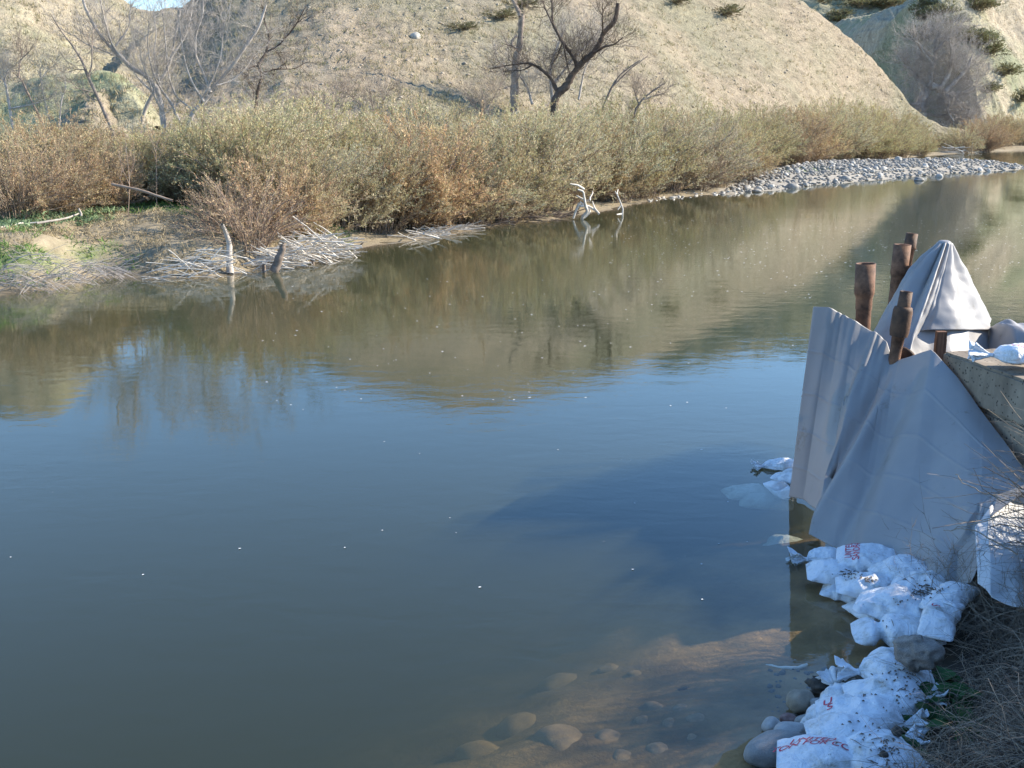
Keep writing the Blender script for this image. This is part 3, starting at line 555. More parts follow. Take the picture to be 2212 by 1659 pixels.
stone(1783, 1484, 76, .72, .75, .08, 'dark', 'dark crumbly clod of earth and stones in the shallows', 9, -10, .16, .28, name='earth_clod')
stone(1830, 1443, 19, .6, .8, .05, 'tan', 'lone small pink pebble near the sandbags', 10)
stone(1982, 1409, 92, .75, .85, .50, 'granite', 'rough brown granite block wedged between the upper and lower sandbags', 11, -15, .12, .16)
stone(1938, 1580, 22, .9, .9, .42, 'dark', 'small dark lump on the right edge of the lower sandbags', 12, 0, .2)
stone(1909, 1632, 19, 1, .8, .42, 'dark', 'dark egg shaped lump on the bottom right sandbag', 13, 0, .15)
stone(1770, 1608, 20, .6, .8, .10, 'tan', 'small pebble in the mud beside the largest boulder', 14)
stone(1480, 1497, 42, .55, .7, -.16, 'dark', 'algae covered lump under the shallow water', 15, 0, .2, .2)
for i, (x, y, wp, z) in enumerate([(1319, 1451, 58, -.36), (1214, 1488, 112, -.50), (1125, 1581, 120, -.50), (1218, 1626, 170, -.42), (1416, 1533, 52, -.26), (1475, 1535, 46, -.2), (1390, 1560, 46, -.26), (1449, 1568, 46, -.2), (1423, 1624, 62, -.22), (1378, 1462, 44, -.32), (1505, 1556, 50, -.16), (1310, 1600, 70, -.36), (1345, 1640, 60, -.3), (1500, 1600, 40, -.16), (1040, 1640, 120, -.55)]):
    for _ in range(4): pz = atz(x, y, z); z = H(pz.x, pz.y) + wp * 8.5 / 2400 / 2 * .02 - .03 - (.09 if wp > 150 else .03 if wp > 100 else 0)
    stone(x, y, wp, .5, .8, z, 'mud', ['muddy stone farthest out at the tip of the sunken shelf', 'broad sunken boulder left of the shelf tip', 'dim sunken boulder left of the biggest one', 'biggest brown boulder under the water at the bottom edge', 'sunken oval stone above the pair of round ones', 'sunken stone just below the algae lump', 'small sunken oval stone left of the round pair', 'sunken round stone right of the small oval', 'reddish sunken stone near the bottom edge', 'small sunken stone beside the shelf tip', 'sunken stone at the right end of the row', 'faint sunken stone between the biggest boulder and the row', 'sunken stone right of the biggest boulder at the bottom edge', 'small sunken stone near the shadow edge', 'faintest sunken boulder at the far left of the shelf'][i], 30 + i, i * 37, .1, name='sunken_stone')
# pebbles and gravel on the near beach
cobs = [rock_mesh('cobble', 60 + i, 3, M['cobble'], .16, .08) for i in range(7)]
def ptsin(poly, n, g):
    a, b = poly.min(0), poly.max(0); out = []
    while len(out) < n:
        q = g.uniform(a, b, (n, 2)); d = sdf(q[:, 0], q[:, 1], poly); out += [tuple(x) for x, dd in zip(q, d) if dd > -.1]
    return out[:n]
g1 = np.random.default_rng(5); gb = Bp[:]; GL = 'pale rounded cobble among hundreds heaped on the far gravel bar'
big = [(1711, 403, 30, 'large squarish pale boulder standing in the water before the gravel bar'), (1614, 409, 25, 'pale domed stone at the left start of the gravel bar'), (1635, 411, 22, 'flat dark stone beside the domed stone at the left of the bar'), (1826, 389, 25, 'broad pale boulder on the front edge of the gravel bar'), (1985, 387, 28, 'white topped flat boulder lying in the water off the gravel bar'), (1939, 355, 20, 'rounded grey boulder on the back edge of the gravel bar'), (2046, 356, 18, 'rounded boulder beside the bleached pole on the bar'), (1884, 380, 14, 'tall narrow dark stone in the middle of the bar front'), (2029, 379, 19, 'square stone at the waterline right of the white topped boulder'), (1800, 361, 11, 'small bright upright stone on the back left of the bar'), (1771, 357, 13, 'grey upright stone at the back left corner of the bar'), (2190, 364, 14, 'last flat stone at the right tip of the gravel bar'), (1665, 405, 18, 'pale stone between the domed stone and the squarish boulder')]
for i, (x, y, wp, lab) in enumerate(big):
    p = atz(x, y, .1); p.z = max(H(p.x, p.y), -.05) + .08; r = wp * p.length / FPX / 2
    o = obj('river_stone', cobs[i % 7]); o.location = p; o.scale = (r, r * .75, r * (.62 if 'flat' not in lab else .4)); o.rotation_euler = (0, 0, i); tag(o, lab, 'stone', 'boulders of the gravel bar')
pts = ptsin(Bp, 3600, g1); sc_y = sorted(pts, key=lambda q: q[1])
ind = [q for q in pts if True][:255]
def stonepos(q, r): return Vector((q[0], q[1], H(q[0], q[1]) + r * .12))
hz = height(np.array([q[0] for q in pts]), np.array([q[1] for q in pts]))
for i, q in enumerate(pts[:255]):
    r = g1.uniform(.11, .24); o = obj('river_stone', cobs[i % 7]); o.location = (q[0], q[1], hz[i] + r * .25); o.scale = (r * g1.uniform(1, 1.5), r, r * g1.uniform(.5, .85)); o.rotation_euler = (g1.normal(0, .25), g1.normal(0, .25), g1.uniform(0, 6)); tag(o, GL, 'stone', 'cobbles heaped on the gravel bar')
ico = rock_mesh('tmp', 3, 2, M['cobble'], .15, .1); iv = np.array([v_.co[:] for v_ in ico.vertices]); it = np.array([f.vertices[:] for f in ico.polygons])
def scatter_rocks(name, P, rad, g, mt, lab, cat, flat=.6):
    n = len(P); s = rad[:, None] * np.stack([g.uniform(.9, 1.5, n), g.uniform(.8, 1.1, n), g.uniform(flat * .7, flat * 1.3, n)], -1); a = g.uniform(0, 6.28, n)
    V = iv[None] * s[:, None]; x = V[..., 0] * np.cos(a)[:, None] - V[..., 1] * np.sin(a)[:, None]; y = V[..., 0] * np.sin(a)[:, None] + V[..., 1] * np.cos(a)[:, None]
    V = np.stack([x, y, V[..., 2]], -1) + P[:, None]; T = it[None] + (np.arange(n) * len(iv))[:, None, None]
    return tag(obj(name, npmesh(name, V.reshape(-1, 3), tris=T.reshape(-1, 3), mats=[mt])), lab, cat, kind='stuff')
P = np.array([[q[0], q[1], z] for q, z in zip(pts[255:], hz[255:])]); scatter_rocks('gravel', P + [0, 0, .03], g1.uniform(.07, .16, len(P)), g1, M['cobble'], 'smaller pale cobbles covering the far gravel bar', 'gravel')
xs = g1.uniform(1400, 1625, 60); ys = np.interp(xs, [1380, 1420, 1500, 1570, 1640], [441, 432, 425, 419, 413]) + g1.normal(0, 2.2, 60) - 1
P = np.array([[*atz(x, y, 0).xy, .0] for x, y in zip(xs, ys)]); P[:, 2] = np.maximum(height(P[:, 0], P[:, 1]), -.03); scatter_rocks('shore_gravel', P, g1.uniform(.04, .13, 60), g1, M['cobble'], 'small stones strung along the waterline left of the gravel bar', 'gravel')
xs = g1.uniform(1660, 1905, 260); ys = g1.uniform(1430, 1659, 260); P = np.array([[*atz(x, y, 0).xy, 0.] for x, y in zip(xs, ys)]); hh_ = height(P[:, 0], P[:, 1]); k_ = (hh_ > -.25); P = P[k_]; P[:, 2] = hh_[k_]
scatter_rocks('beach_gravel', P, g1.uniform(.006, .028, len(P)), g1, SM['tan'], 'small gravel in the dark mud below the sandbags', 'gravel')
p = hillhit(897, 80)
if p: o = obj('river_stone', cobs[2]); o.name = 'hillside_rock'; o.location = p; o.scale = (.4, .36, .34); tag(o, 'single white rock on the dry hillside above the willows', 'rock')
# small stones and clods strewn over the main hill
hl = [];
for k in range(500):
    x = g1.uniform(640, 1950); y = g1.uniform(2, 240); q = hillhit(x, y)
    if q: hl.append(q[:])
P = np.array(hl); scatter_rocks('hillside_rubble', P, g1.uniform(.05, .16, len(P)), g1, SM['tan'], 'pale rubble scattered on the dry hill', 'rubble')
tuft = []
# dry tufts on the hill: short blade clumps
hp = []
for k in range(3800):
    x = g1.uniform(-20, 2212); y = g1.uniform(0, 255); q = hillhit(x, y)
    if q and q.y < 260: hp.append(q[:])
P = np.repeat(np.array(hp), 9, 0); n = len(P); P[:, :2] += g1.normal(0, .18, (n, 2)); d = norm(np.stack([g1.normal(0, .5, n), g1.normal(0, .5, n), np.full(n, .8)], -1)); L = g1.uniform(.15, .5, (n, 1)); sd = norm(np.cross(d, g1.normal(0, 1, (n, 3)))) * .03
P[:, 2] -= .08; V = np.stack([P - sd, P + sd, P + d * L], 1).reshape(-1, 3); cc = np.where(np.repeat(g1.uniform(0, 1, n // 9), 9)[:, None] < .55, np.array([.26, .24, .13]), np.array([.42, .34, .21])) * g1.uniform(.8, 1.2, (n, 1))
tag(obj('dry_tufts', npmesh('dry_tufts', V, tris=np.arange(n * 3).reshape(-1, 3), cols=np.repeat(cc, 3, 0), mats=[M['leaf']], smooth=False)), 'dry grass tufts covering the hillsides', 'grass', kind='stuff').color = (1, 1, 1, 1)
# ------------------------------------------------------------------ far bank: grass, weeds, driftwood
def blades(name, P, L, wd, cols, lab, cat, lean=.35, g=g1):
    n = len(P); d = norm(np.stack([g.normal(0, lean, n), g.normal(0, lean, n), np.ones(n)], -1)); L = L.reshape(-1, 1); sd = norm(np.cross(d, g.normal(0, 1, (n, 3)))) * wd
    bend = np.stack([d[:, 0], d[:, 1], -np.abs(d[:, 0])], -1) * L * .5
    V = np.stack([P - sd, P + sd, P + d * L * .55 + sd * .7, P + d * L * .55 - sd * .7, P + d * L + bend], 1).reshape(-1, 3); b_ = np.arange(n)[:, None] * 5
    return tag(obj(name, npmesh(name, V, quads=b_ + np.array([[0, 1, 2, 3]]), tris=b_ + np.array([[3, 2, 4]]), cols=np.repeat(cols, 5, 0), mats=[M['leaf']], smooth=False)), lab, cat, kind='stuff')
n = 60000; xs = g1.uniform(-60, 760, n); ys = g1.uniform(430, 640, n); q = np.array([atz(x, y, .8).xy[:] for x, y in zip(xs, ys)]); z, a_, b_, c_ = height(q[:, 0], q[:, 1], True)
pat = fbm(q[:, 0] * .45, q[:, 1] * .45, 5, 31); pat2 = fbm(q[:, 0] * 1.5, q[:, 1] * 1.5, 3, 77); k_ = (a_ > .25) & (pat2 > -.2); q, z, pat = q[k_], z[k_], pat[k_]; n = len(q)
gr = (pat + .1 * (a_[k_] > 2) > -.06)[:, None]; cc = np.where(gr, np.array([.16, .25, .07]), np.array([.38, .31, .19])) * g1.uniform(.6, 1.35, (n, 1))
blades('bank_grass', np.column_stack([q, z - .02]), g1.uniform(.06, .28, n), .012, cc, 'short green and dry grass on the cut bank at left', 'grass', .8)
n = 5200; cl = g1.integers(0, 60, n); cx_ = g1.uniform(-30, 240, 60); cy_ = np.interp(cx_, [-30, 0, 60, 120, 200, 250], [488, 486, 482, 476, 466, 460]) + g1.normal(0, 4, 60)
qq = np.array([ghit(x, y, 1.1)[:] for x, y in zip(cx_, cy_)])[cl] + np.column_stack([g1.normal(0, .28, n), g1.normal(0, .28, n), np.zeros(n)])
blades('leafy_weeds', qq, g1.uniform(.08, .22, n), .025, np.array([.20, .27, .14]) * g1.uniform(.7, 1.3, (n, 1)), 'bright grey green leafy weeds along the top of the bank', 'weeds', .7)
M['greywood'] = simple('grey_wood', (.26, .22, .175), (.50, .44, .37), 5, .85, .5, .02)
def stick(pts, r0, r1, mt, name, lab, cat, Y=None, grp=None, k=7, z=None):
    w_ = [np.array(aty(x, y, Yv)) for x, y, Yv in pts]; P = resample(w_, max(6, 4 * len(w_))); c = P[0].copy(); P = P - c; P += np.cumsum(g1.normal(0, .006, P.shape), 0)
    tb = Tubes(); tb.add(P, np.linspace(r0, r1, len(P)) * (1 + .06 * g1.normal(0, 1, len(P))), k); return tag(obj(name, tb.mesh(name, mt), loc=c), lab, cat, grp)
YS = lambda y: atz(300, y, 0).y
Yb = YS(597)
stick([(498, 592, YS(592)), (496, 560, YS(590)), (497, 530, YS(589)), (488, 502, YS(590)), (481, 484, YS(592))], .10, .045, M['greywood'], 'dead_stump', 'tall pale weathered stump standing at the water edge', 'stump', k=10)
stick([(592, 586, YS(588)), (600, 562, YS(588)), (610, 538, YS(588)), (609, 530, YS(588))], .13, .08, M['drift2'], 'dead_stump', 'short dark stump leaning left of the white driftwood heap', 'stump', k=10)
stick([(571, 590, YS(586)), (572, 574, YS(586))], .06, .05, M['drift2'], 'dead_stump', 'little black stub in the water beside the leaning dark stump', 'stump')
for pts_, r, lab in [([(676, 575, YS(570)), (672, 545, YS(569)), (673, 540, YS(569))], .06, 'grey stub at the middle of the white driftwood heap'), ([(704, 572, YS(567)), (700, 552, YS(566)), (702, 546, YS(566))], .06, 'grey stub toward the right end of the white driftwood heap')]: stick(pts_, r, r * .7, M['drift2'], 'dead_stump', lab, 'stump')
stick([(738, 548, YS(562)), (704, 527, YS(562)), (678, 512, YS(561)), (660, 497, YS(560)), (646, 480, YS(560)), (638, 464, YS(560))], .04, .01, M['drift'], 'bleached_branch', 'long thin bleached branch rising left out of the white heap', 'branch')
stick([(660, 520, YS(562)), (690, 535, YS(562)), (710, 512, YS(561))], .02, .03, M['drift'], 'bleached_branch', 'short bleached branch crossing the long one above the heap', 'branch')
stick([(241, 398, 33), (300, 412, 32.8), (374, 435, 32.6)], .045, .035, M['twig'], 'broken_pole', 'slanting pale broken pole in front of the rusty willows', 'pole')
stick([(300, 432, 36.5), (350, 412, 36.5)], .02, .012, M['twig'], 'broken_pole', 'short thin stick crossing under the slanting pole', 'stick')
stick([(80, 482, 30.4), (118, 476, 30.7), (150, 470, 31.1), (173, 462, 31.5)], .035, .02, M['greywood'], 'fallen_log', 'pale fallen log among the leafy weeds at left', 'log')
stick([(0, 490, 29.8), (50, 480, 30.5), (90, 478, 30.6)], .03, .02, M['drift'], 'fallen_log', 'thin pale log lying at the left edge of the weeds', 'log')
stick([(176, 466, 31.3), (172, 451, 31.3)], .035, .025, M['greywood'], 'dead_stump', 'small white stub at the right end of the weeds', 'stump')
stick([(764, 534, YS(540)), (776, 531, YS(540)), (784, 524, YS(540))], .045, .02, M['drift2'], 'black_snag', 'small black forked snag on the mud strip', 'snag')
tree('lone_sapling', 'lone thin pale sapling with upright shoots before the rusty willows', 'sapling', 33, [(2.2, .7, .2, [(277, 462), (280, 394), (274, 334), (270, 290)]), (1, .4, .3, [(280, 400), (262, 360), (255, 318)]), (1, .4, .2, [(279, 385), (290, 350), (288, 310)]), (1, .4, .3, [(280, 420), (262, 395), (252, 370)])], M['twig'], 14, .35, .006, lv=2, seed=41)
tree('lone_sapling', 'second pale sapling with forked top right of the first', 'sapling', 35, [(2, .7, .2, [(338, 440), (338, 380), (336, 320), (345, 295)]), (1, .4, .3, [(337, 330), (322, 290), (316, 270)]), (1, .4, .2, [(338, 350), (355, 320), (362, 290)])], M['twig'], 16, .4, .006, lv=2, seed=42)
def heap(name, lab, x0, x1, yf, yt, n, Lr, rr, mt, ang=.25, seed=0, dx=0, arch=.0, lean=0.):
    g = np.random.default_rng(seed); tb = Tubes(); c = np.array(atz((x0 + x1) / 2, yf((x0 + x1) / 2), 0))
    for i in range(n):
        x = g.uniform(x0, x1); p = np.array(atz(x, yf(x) - g.uniform(0, 6), 0)); top = np.array(aty(x, yt(x), p[1]))[2]; z = g.uniform(-.05, max(.05, top)) * g.uniform(.7, 1.1)
        p = p + [0, g.uniform(0, .8), z]; a = g.normal(lean, ang) + (math.pi if g.uniform() < .5 else 0); el = g.normal(0, .34); L = g.uniform(*Lr); d = np.array([math.cos(a) * math.cos(el), math.sin(a) * .3, math.sin(el)]); d /= np.linalg.norm(d)
        t = np.linspace(-.5, .5, 6)[:, None]; P = p + d * t * L + np.array([0, 0, 1]) * arch * (.25 - t ** 2) * L + np.cumsum(g.normal(0, .012 * L, (6, 3)), 0); P[:, 2] = np.maximum(P[:, 2], -.12)
        r = g.uniform(*rr); tb.add(P - c, np.linspace(r, r * .4, 6), 5)
    return tag(obj(name, tb.mesh(name, mt), loc=c), lab, 'driftwood')
I = lambda *a: (lambda x: float(np.interp(x, a[0::2], a[1::2])))
heap('driftwood_heap', 'big heap of bleached white sticks at the water edge', 560, 742, I(560, 588, 650, 578, 742, 562), I(560, 560, 620, 522, 690, 500, 742, 530), 240, (.5, 1.5), (.011, .028), M['drift'], .3, 1, arch=.15)
heap('driftwood_heap', 'smaller tangle of pale sticks left of the tall pale stump', 350, 520, I(330, 606, 420, 606, 530, 596), I(330, 580, 420, 540, 480, 540, 530, 560), 70, (.5, 1.4), (.008, .02), M['drift'], .35, 2, arch=.1, lean=.2)
heap('brush_heap', 'fine grey brush hanging over the water at the left edge', 0, 250, I(0, 640, 120, 632, 250, 605), I(0, 585, 60, 560, 160, 565, 250, 592), 190, (.5, 1.8), (.004, .010), M['palebark'], .55, 3, arch=.5, lean=.5)
heap('driftwood_heap', 'scatter of washed up pale sticks on the mud right of the black snag', 885, 1000, I(885, 524, 1000, 500), I(885, 510, 1000, 488), 46, (.5, 2.0), (.015, .04), M['drift'], .35, 4)
heap('driftwood_heap', 'dark roots and sticks under the undercut bank at mid river', 1055, 1230, I(1055, 490, 1230, 469), I(1055, 480, 1230, 460), 90, (.5, 2), (.012, .04), M['drift2'], .3, 5)
heap('driftwood_heap', 'tangle of pale sticks below the rounded bare tree far away', 2045, 2110, I(2045, 334, 2110, 331), I(2045, 318, 2110, 318), 60, (1.2, 4), (.03, .08), M['drift'], .9, 6)
SN = lambda zx, zy: (1178.2 + zx * .10653, 377 + zy * .10653)
def snag(lab, brs, base, Y0, mt=M['drift']):
    c = np.array(aty(*SN(*base), Y0)); c[2] = 0; root = empty('white_snag', c); tag(root, lab, 'snag'); 
    for r0, r1, pts_ in brs:
        P = resample([np.array(aty(*SN(*q_), Y0)) for q_ in pts_], 4 * len(pts_)) - c; P[:, 1] += np.linspace(0, g1.uniform(-.5, .5), len(P)); tb = Tubes(); tb.add(P, np.linspace(r0, r1, len(P)) * .82, 6); obj('branch', tb.mesh('branch', mt), root)
snag('white branching snag standing in the water at mid river', [(.10, .05, [(740, 900), (750, 850), (850, 740), (800, 620), (770, 420), (750, 330), (640, 290)]), (.07, .04, [(780, 300), (650, 210), (490, 180)]), (.08, .04, [(900, 530), (820, 540), (640, 440)]), (.09, .06, [(690, 580), (620, 720), (560, 890)]), (.05, .03, [(900, 530), (910, 470), (970, 390), (970, 360)]), (.06, .03, [(1090, 800), (1000, 690), (960, 550)]), (.08, .05, [(700, 640), (880, 640), (1080, 780)]), (.07, .05, [(780, 880), (930, 740), (700, 560)])], (780, 900), YS(474), M['drift'])
snag('thin white snag right of the larger branching one', [(.06, .03, [(1555, 830), (1570, 700), (1540, 610), (1450, 400), (1410, 340)]), (.04, .02, [(1450, 400), (1490, 310)]), (.04, .03, [(1540, 620), (1460, 710)]), (.04, .03, [(1550, 790), (1430, 800)])], (1555, 830), YS(462))
stick([(1960, 350, 113), (1989, 348.5, 112), (2036, 351, 110)], .16, .09, M['drift'], 'bleached_pole', 'long bleached pole lying on the back of the gravel bar', 'pole')
stick([(1669, 395, 77), (1697, 382, 82)], .07, .05, M['drift'], 'bleached_pole', 'short bleached pole pointing into the left of the gravel bar', 'pole')
# foam flecks drifting on the water
n = 700; xs = np.concatenate([g1.uniform(1300, 2212, 560), g1.uniform(550, 1500, 110), g1.uniform(0, 1700, 30)]); ys = np.concatenate([np.abs(g1.normal(0, 75, 560)) + 470, g1.uniform(600, 880, 110), g1.uniform(880, 1300, 30)])
P = np.array([atz(x, y, .006)[:] for x, y in zip(xs, ys)]); hh_ = height(P[:, 0], P[:, 1]); P = P[hh_ < -.1]; n = len(P); a = np.arange(6) * math.pi / 3
r = g1.uniform(.005, .016, n) * np.clip(P[:, 1] / 14, .8, 2.2); ring = np.stack([np.cos(a), np.sin(a) * .7, a * 0], -1)
V = P[:, None] + ring[None] * r[:, None, None] * g1.uniform(.6, 1.3, (n, 6, 1)); b_ = np.arange(n)[:, None] * 6
M['foam'] = simple('foam', (.75, .75, .73), (.85, .85, .83), 30, .6)
tag(obj('foam_flecks', npmesh('foam', V.reshape(-1, 3), quads=np.concatenate([b_ + np.array([[0, 1, 2, 3]]), b_ + np.array([[0, 3, 4, 5]])]), mats=[M['foam']])), 'tiny white foam flecks drifting on the river', 'foam', kind='stuff')
# ------------------------------------------------------------------ near materials
def tarp_mat():
    m, t, b, o = mat('grey_tarpaulin'); v = objvec(t); n = noisetex(t, 1.2, 4, .6, v); c = ramp(t, n.outputs[0], [(.3, (.32, .305, .295)), (.7, (.39, .375, .36))])
    st = noisetex(t, 4, 6, .8, objvec(t, (1, 1, .5))); c2 = ramp(t, st.outputs[0], [(.30, (.72, .68, .60)), (.40, (1, 1, 1))]); x = mul(t, c, c2)
    t.links.new(x.outputs[2], b.inputs['Base Color']); b.inputs['Roughness'].default_value = .48; b.inputs['Specular IOR Level'].default_value = .4
    tl = t.nodes.new('ShaderNodeBsdfTranslucent'); tl.inputs[0].default_value = (.56, .50, .44, 1)
    f = noisetex(t, 5, 4, .6, v); bump(t, f.outputs[0], .25, .02, b)
    ms = t.nodes.new('ShaderNodeMixShader'); ms.inputs[0].default_value = .22; t.links.new(b.outputs[0], ms.inputs[1]); t.links.new(tl.outputs[0], ms.inputs[2]); t.links.new(ms.outputs[0], o.inputs[0]); return m
M['tarp'] = tarp_mat()
def bag_mat():
    m, t, b, o = mat('woven_white_sack'); v = objvec(t); oi = t.nodes.new('ShaderNodeObjectInfo')
    ad = nd(t, 'ShaderNodeVectorMath', operation='ADD'); mr = nd(t, 'ShaderNodeVectorMath', operation='SCALE'); cx_ = t.nodes.new('ShaderNodeCombineXYZ')
    for k in range(3): t.links.new(oi.outputs['Random'], cx_.inputs[k])
    t.links.new(cx_.outputs[0], mr.inputs[0]); mr.inputs['Scale'].default_value = 40; t.links.new(v, ad.inputs[0]); t.links.new(mr.outputs[0], ad.inputs[1]); vv = ad.outputs[0]
    d = noisetex(t, 5, 6, .75, vv); c = ramp(t, d.outputs[0], [(.27, (.26, .22, .16)), (.38, (.56, .55, .52)), (.5, (.74, .75, .76))])
    s = noisetex(t, 60, 3, .6, vv); c2 = ramp(t, s.outputs[0], [(.28, .25), (.34, 1.0)]); x = mul(t, c, c2, fac=.8)
    t.links.new(x.outputs[2], b.inputs['Base Color']); b.inputs['Roughness'].default_value = .55; b.inputs['Specular IOR Level'].default_value = .3
    wv = noisetex(t, 9, 5, .6, vv, 1.5); fine = noisetex(t, 120, 2, .5, vv); a2 = nd(t, 'ShaderNodeMath', operation='MULTIPLY'); a2.inputs[1].default_value = .12; t.links.new(fine.outputs[0], a2.inputs[0])
    a3 = nd(t, 'ShaderNodeMath', operation='ADD'); t.links.new(wv.outputs[0], a3.inputs[0]); t.links.new(a2.outputs[0], a3.inputs[1]); bump(t, a3.outputs[0], .8, .035, b); return m
M['bag'] = bag_mat(); M['print'] = simple('red_print', (.50, .03, .06), (.62, .07, .10), 30, .6)
M['rust'] = simple('rusty_pipe', (.045, .022, .013), (.27, .135, .075), 7, .75, .5, .01, spec=.3)
M['rust2'] = simple('dark_rusty_pipe', (.035, .022, .015), (.17, .085, .045), 6, .7, .6, .01)
def conc_mat():
    m, t, b, o = mat('pitted_concrete'); v = geovec(t); n = noisetex(t, 1.6, 6, .7, v); c = ramp(t, n.outputs[0], [(.3, (.17, .13, .09)), (.7, (.31, .25, .18))])
    pz = t.nodes.new('ShaderNodeTexVoronoi'); pz.inputs['Scale'].default_value = 22; t.links.new(v, pz.inputs['Vector']); pm = noisetex(t, 3, 3, .5, v)
    sub = nd(t, 'ShaderNodeMath', operation='SUBTRACT'); t.links.new(pz.outputs['Distance'], sub.inputs[0]); mm = nd(t, 'ShaderNodeMath', operation='MULTIPLY'); mm.inputs[1].default_value = .38; t.links.new(pm.outputs[0], mm.inputs[0]); t.links.new(mm.outputs[0], sub.inputs[1])
    pit = ramp(t, sub.outputs[0], [(.0, .25), (.06, 1.0)]); st = noisetex(t, 5, 4, .6, geovec(t, (1, 1, .12))); c3 = ramp(t, st.outputs[0], [(.3, .7), (.6, 1.1)]); x = mul(t, c, pit); y = mul(t, x.outputs[2], c3)
    t.links.new(y.outputs[2], b.inputs['Base Color']); b.inputs['Roughness'].default_value = .9; bump(t, pit, .8, .012, b); return m
M['conc'] = conc_mat()
# ------------------------------------------------------------------ concrete pier
A = atz(2034, 757, 1.75); B = atz(2212, 822, 1.75); A.z = B.z = 0; d1 = (B - A).normalized(); d2 = Vector((-d1.y, d1.x, 0)); d2 = d2 if d2.x > 0 else -d2
pr = empty('concrete_pier', A); tag(pr, 'brown pitted concrete pier beside the grey tarpaulins', 'concrete block')
def slab(z0, z1, inset, name, e=0):
    bm = bmesh.new(); L_, W_ = 1.9, 2.6; nx, ny, nz = 34, 26, max(2, int((z1 - z0) / .12))
    c = []
    for sx in (inset, L_):
        pass
    vs = bmesh.ops.create_cube(bm, size=1)['verts']
    for v_ in vs: v_.co = Vector((inset if v_.co.x < 0 else L_, inset if v_.co.y < 0 else W_, z0 if v_.co.z < 0 else z1))
    bmesh.ops.bevel(bm, geom=bm.edges[:], offset=.025, segments=2, affect='EDGES')
    bmesh.ops.subdivide_edges(bm, edges=[e_ for e_ in bm.edges if e_.calc_length() > .4], cuts=14, use_grid_fill=True)
    for v_ in bm.verts:
        w_ = A + d1 * v_.co.x + d2 * v_.co.y + Vector((0, 0, v_.co.z)); n = mnoise.noise(w_ * 3) * .018 + mnoise.noise(w_ * 11) * .006
        dv = Vector((-n if v_.co.x < 1 else 0, -n if v_.co.y < .1 else 0, n if v_.co.z > z1 - .05 else 0)); q = v_.co + dv
        v_.co = d1 * q.x + d2 * q.y + Vector((0, 0, q.z))
    bmesh.ops.recalc_face_normals(bm, faces=bm.faces)
    me = bpy.data.meshes.new(name); bm.to_mesh(me); bm.free(); me.materials.append(M['conc']); return obj(name, me, pr)
slab(1.33, 1.75, 0, 'top_lift'); slab(-1.2, 1.322, .012, 'lower_lift')
# ------------------------------------------------------------------ tarpaulins
def sstep(a, b, x): return float(sm(a, b, x))
def crease(u, c, w_): return math.exp(-((u - c) / w_) ** 2)
def tarp_grid(name, top, bot, nu, nv, disp, mt=None, parent=None, hole=None, thick=.004):
    tu = np.array([p[0] for p in top]); TP = np.array([p[1] for p in top]); bu = np.array([p[0] for p in bot]); BP_ = np.array([p[1] for p in bot])
    us = np.linspace(0, 1, nu); T_ = np.stack([np.interp(us, tu, TP[:, k]) for k in range(3)], -1); B_ = np.stack([np.interp(us, bu, BP_[:, k]) for k in range(3)], -1)
    V = np.zeros((nu, nv, 3))
    for i, u in enumerate(us):
        for j in range(nv):
            v = j / (nv - 1); V[i, j] = T_[i] * (1 - v) + B_[i] * v
    N = np.cross(np.gradient(V, axis=1), np.gradient(V, axis=0)); N = norm(N); N[N[..., 1] > 0] *= -1; Nm = norm(N.mean((0, 1)))
    for i, u in enumerate(us):
        for j in range(nv):
            v = j / (nv - 1); V[i, j] += (N[i, j] * .5 + Nm * .5) * disp(u, v, V[i, j])
    q = grid_quads(nu, nv)
    me = npmesh(name, V.reshape(-1, 3), q, mats=[mt or M['tarp']]); o = obj(name, me, parent)
    if thick: s = o.modifiers.new('thickness', 'SOLIDIFY'); s.thickness = thick
    return o
Y3 = lambda x, y, Y: list(aty(x, y, Y)); Z3 = lambda x, y, z: list(atz(x, y, z))
top = [(0, Y3(1764, 668, 12.6)), (.04, Y3(1757, 663, 11.75)), (.10, Y3(1790, 664, 11.72)), (.2, Y3(1820, 678, 11.72)), (.30, Y3(1860, 702, 11.68)), (.40, Y3(1895, 721, 11.6)), (.46, Y3(1915, 738, 11.5)), (.50, Y3(1924, 768, 11.4)), (.54, Y3(1942, 778, 11.3)), (.58, Y3(1962, 772, 11.2)), (.645, Y3(2012, 755, 11.0)), (.66, Y3(2020, 762, 10.95)), (.74, Y3(2070, 818, 10.6)), (.84, Y3(2120, 890, 10.15)), (.93, Y3(2168, 952, 9.75)), (1, Y3(2214, 1018, 9.3))]
bot = [(0, Z3(1722, 1040, .05)), (.04, Z3(1705, 1073, .02)), (.12, Z3(1735, 1078, .03)), (.20, Z3(1762, 1100, .02)), (.27, Z3(1782, 1112, .06)), (.31, Z3(1772, 1140, .04)), (.36, Z3(1752, 1158, .03)), (.44, Z3(1800, 1182, .03)), (.52, Z3(1850, 1197, .04)), (.60, Z3(1900, 1215, .10)), (.68, Z3(1985, 1245, .20)), (.74, Z3(2058, 1272, .30)), (.79, Z3(2092, 1258, .42)), (.85, Z3(2114, 1215, .58)), (.90, Z3(2120, 1165, .70)), (.95, Z3(2140, 1118, .82)), (1, Z3(2216, 1060, .98))]
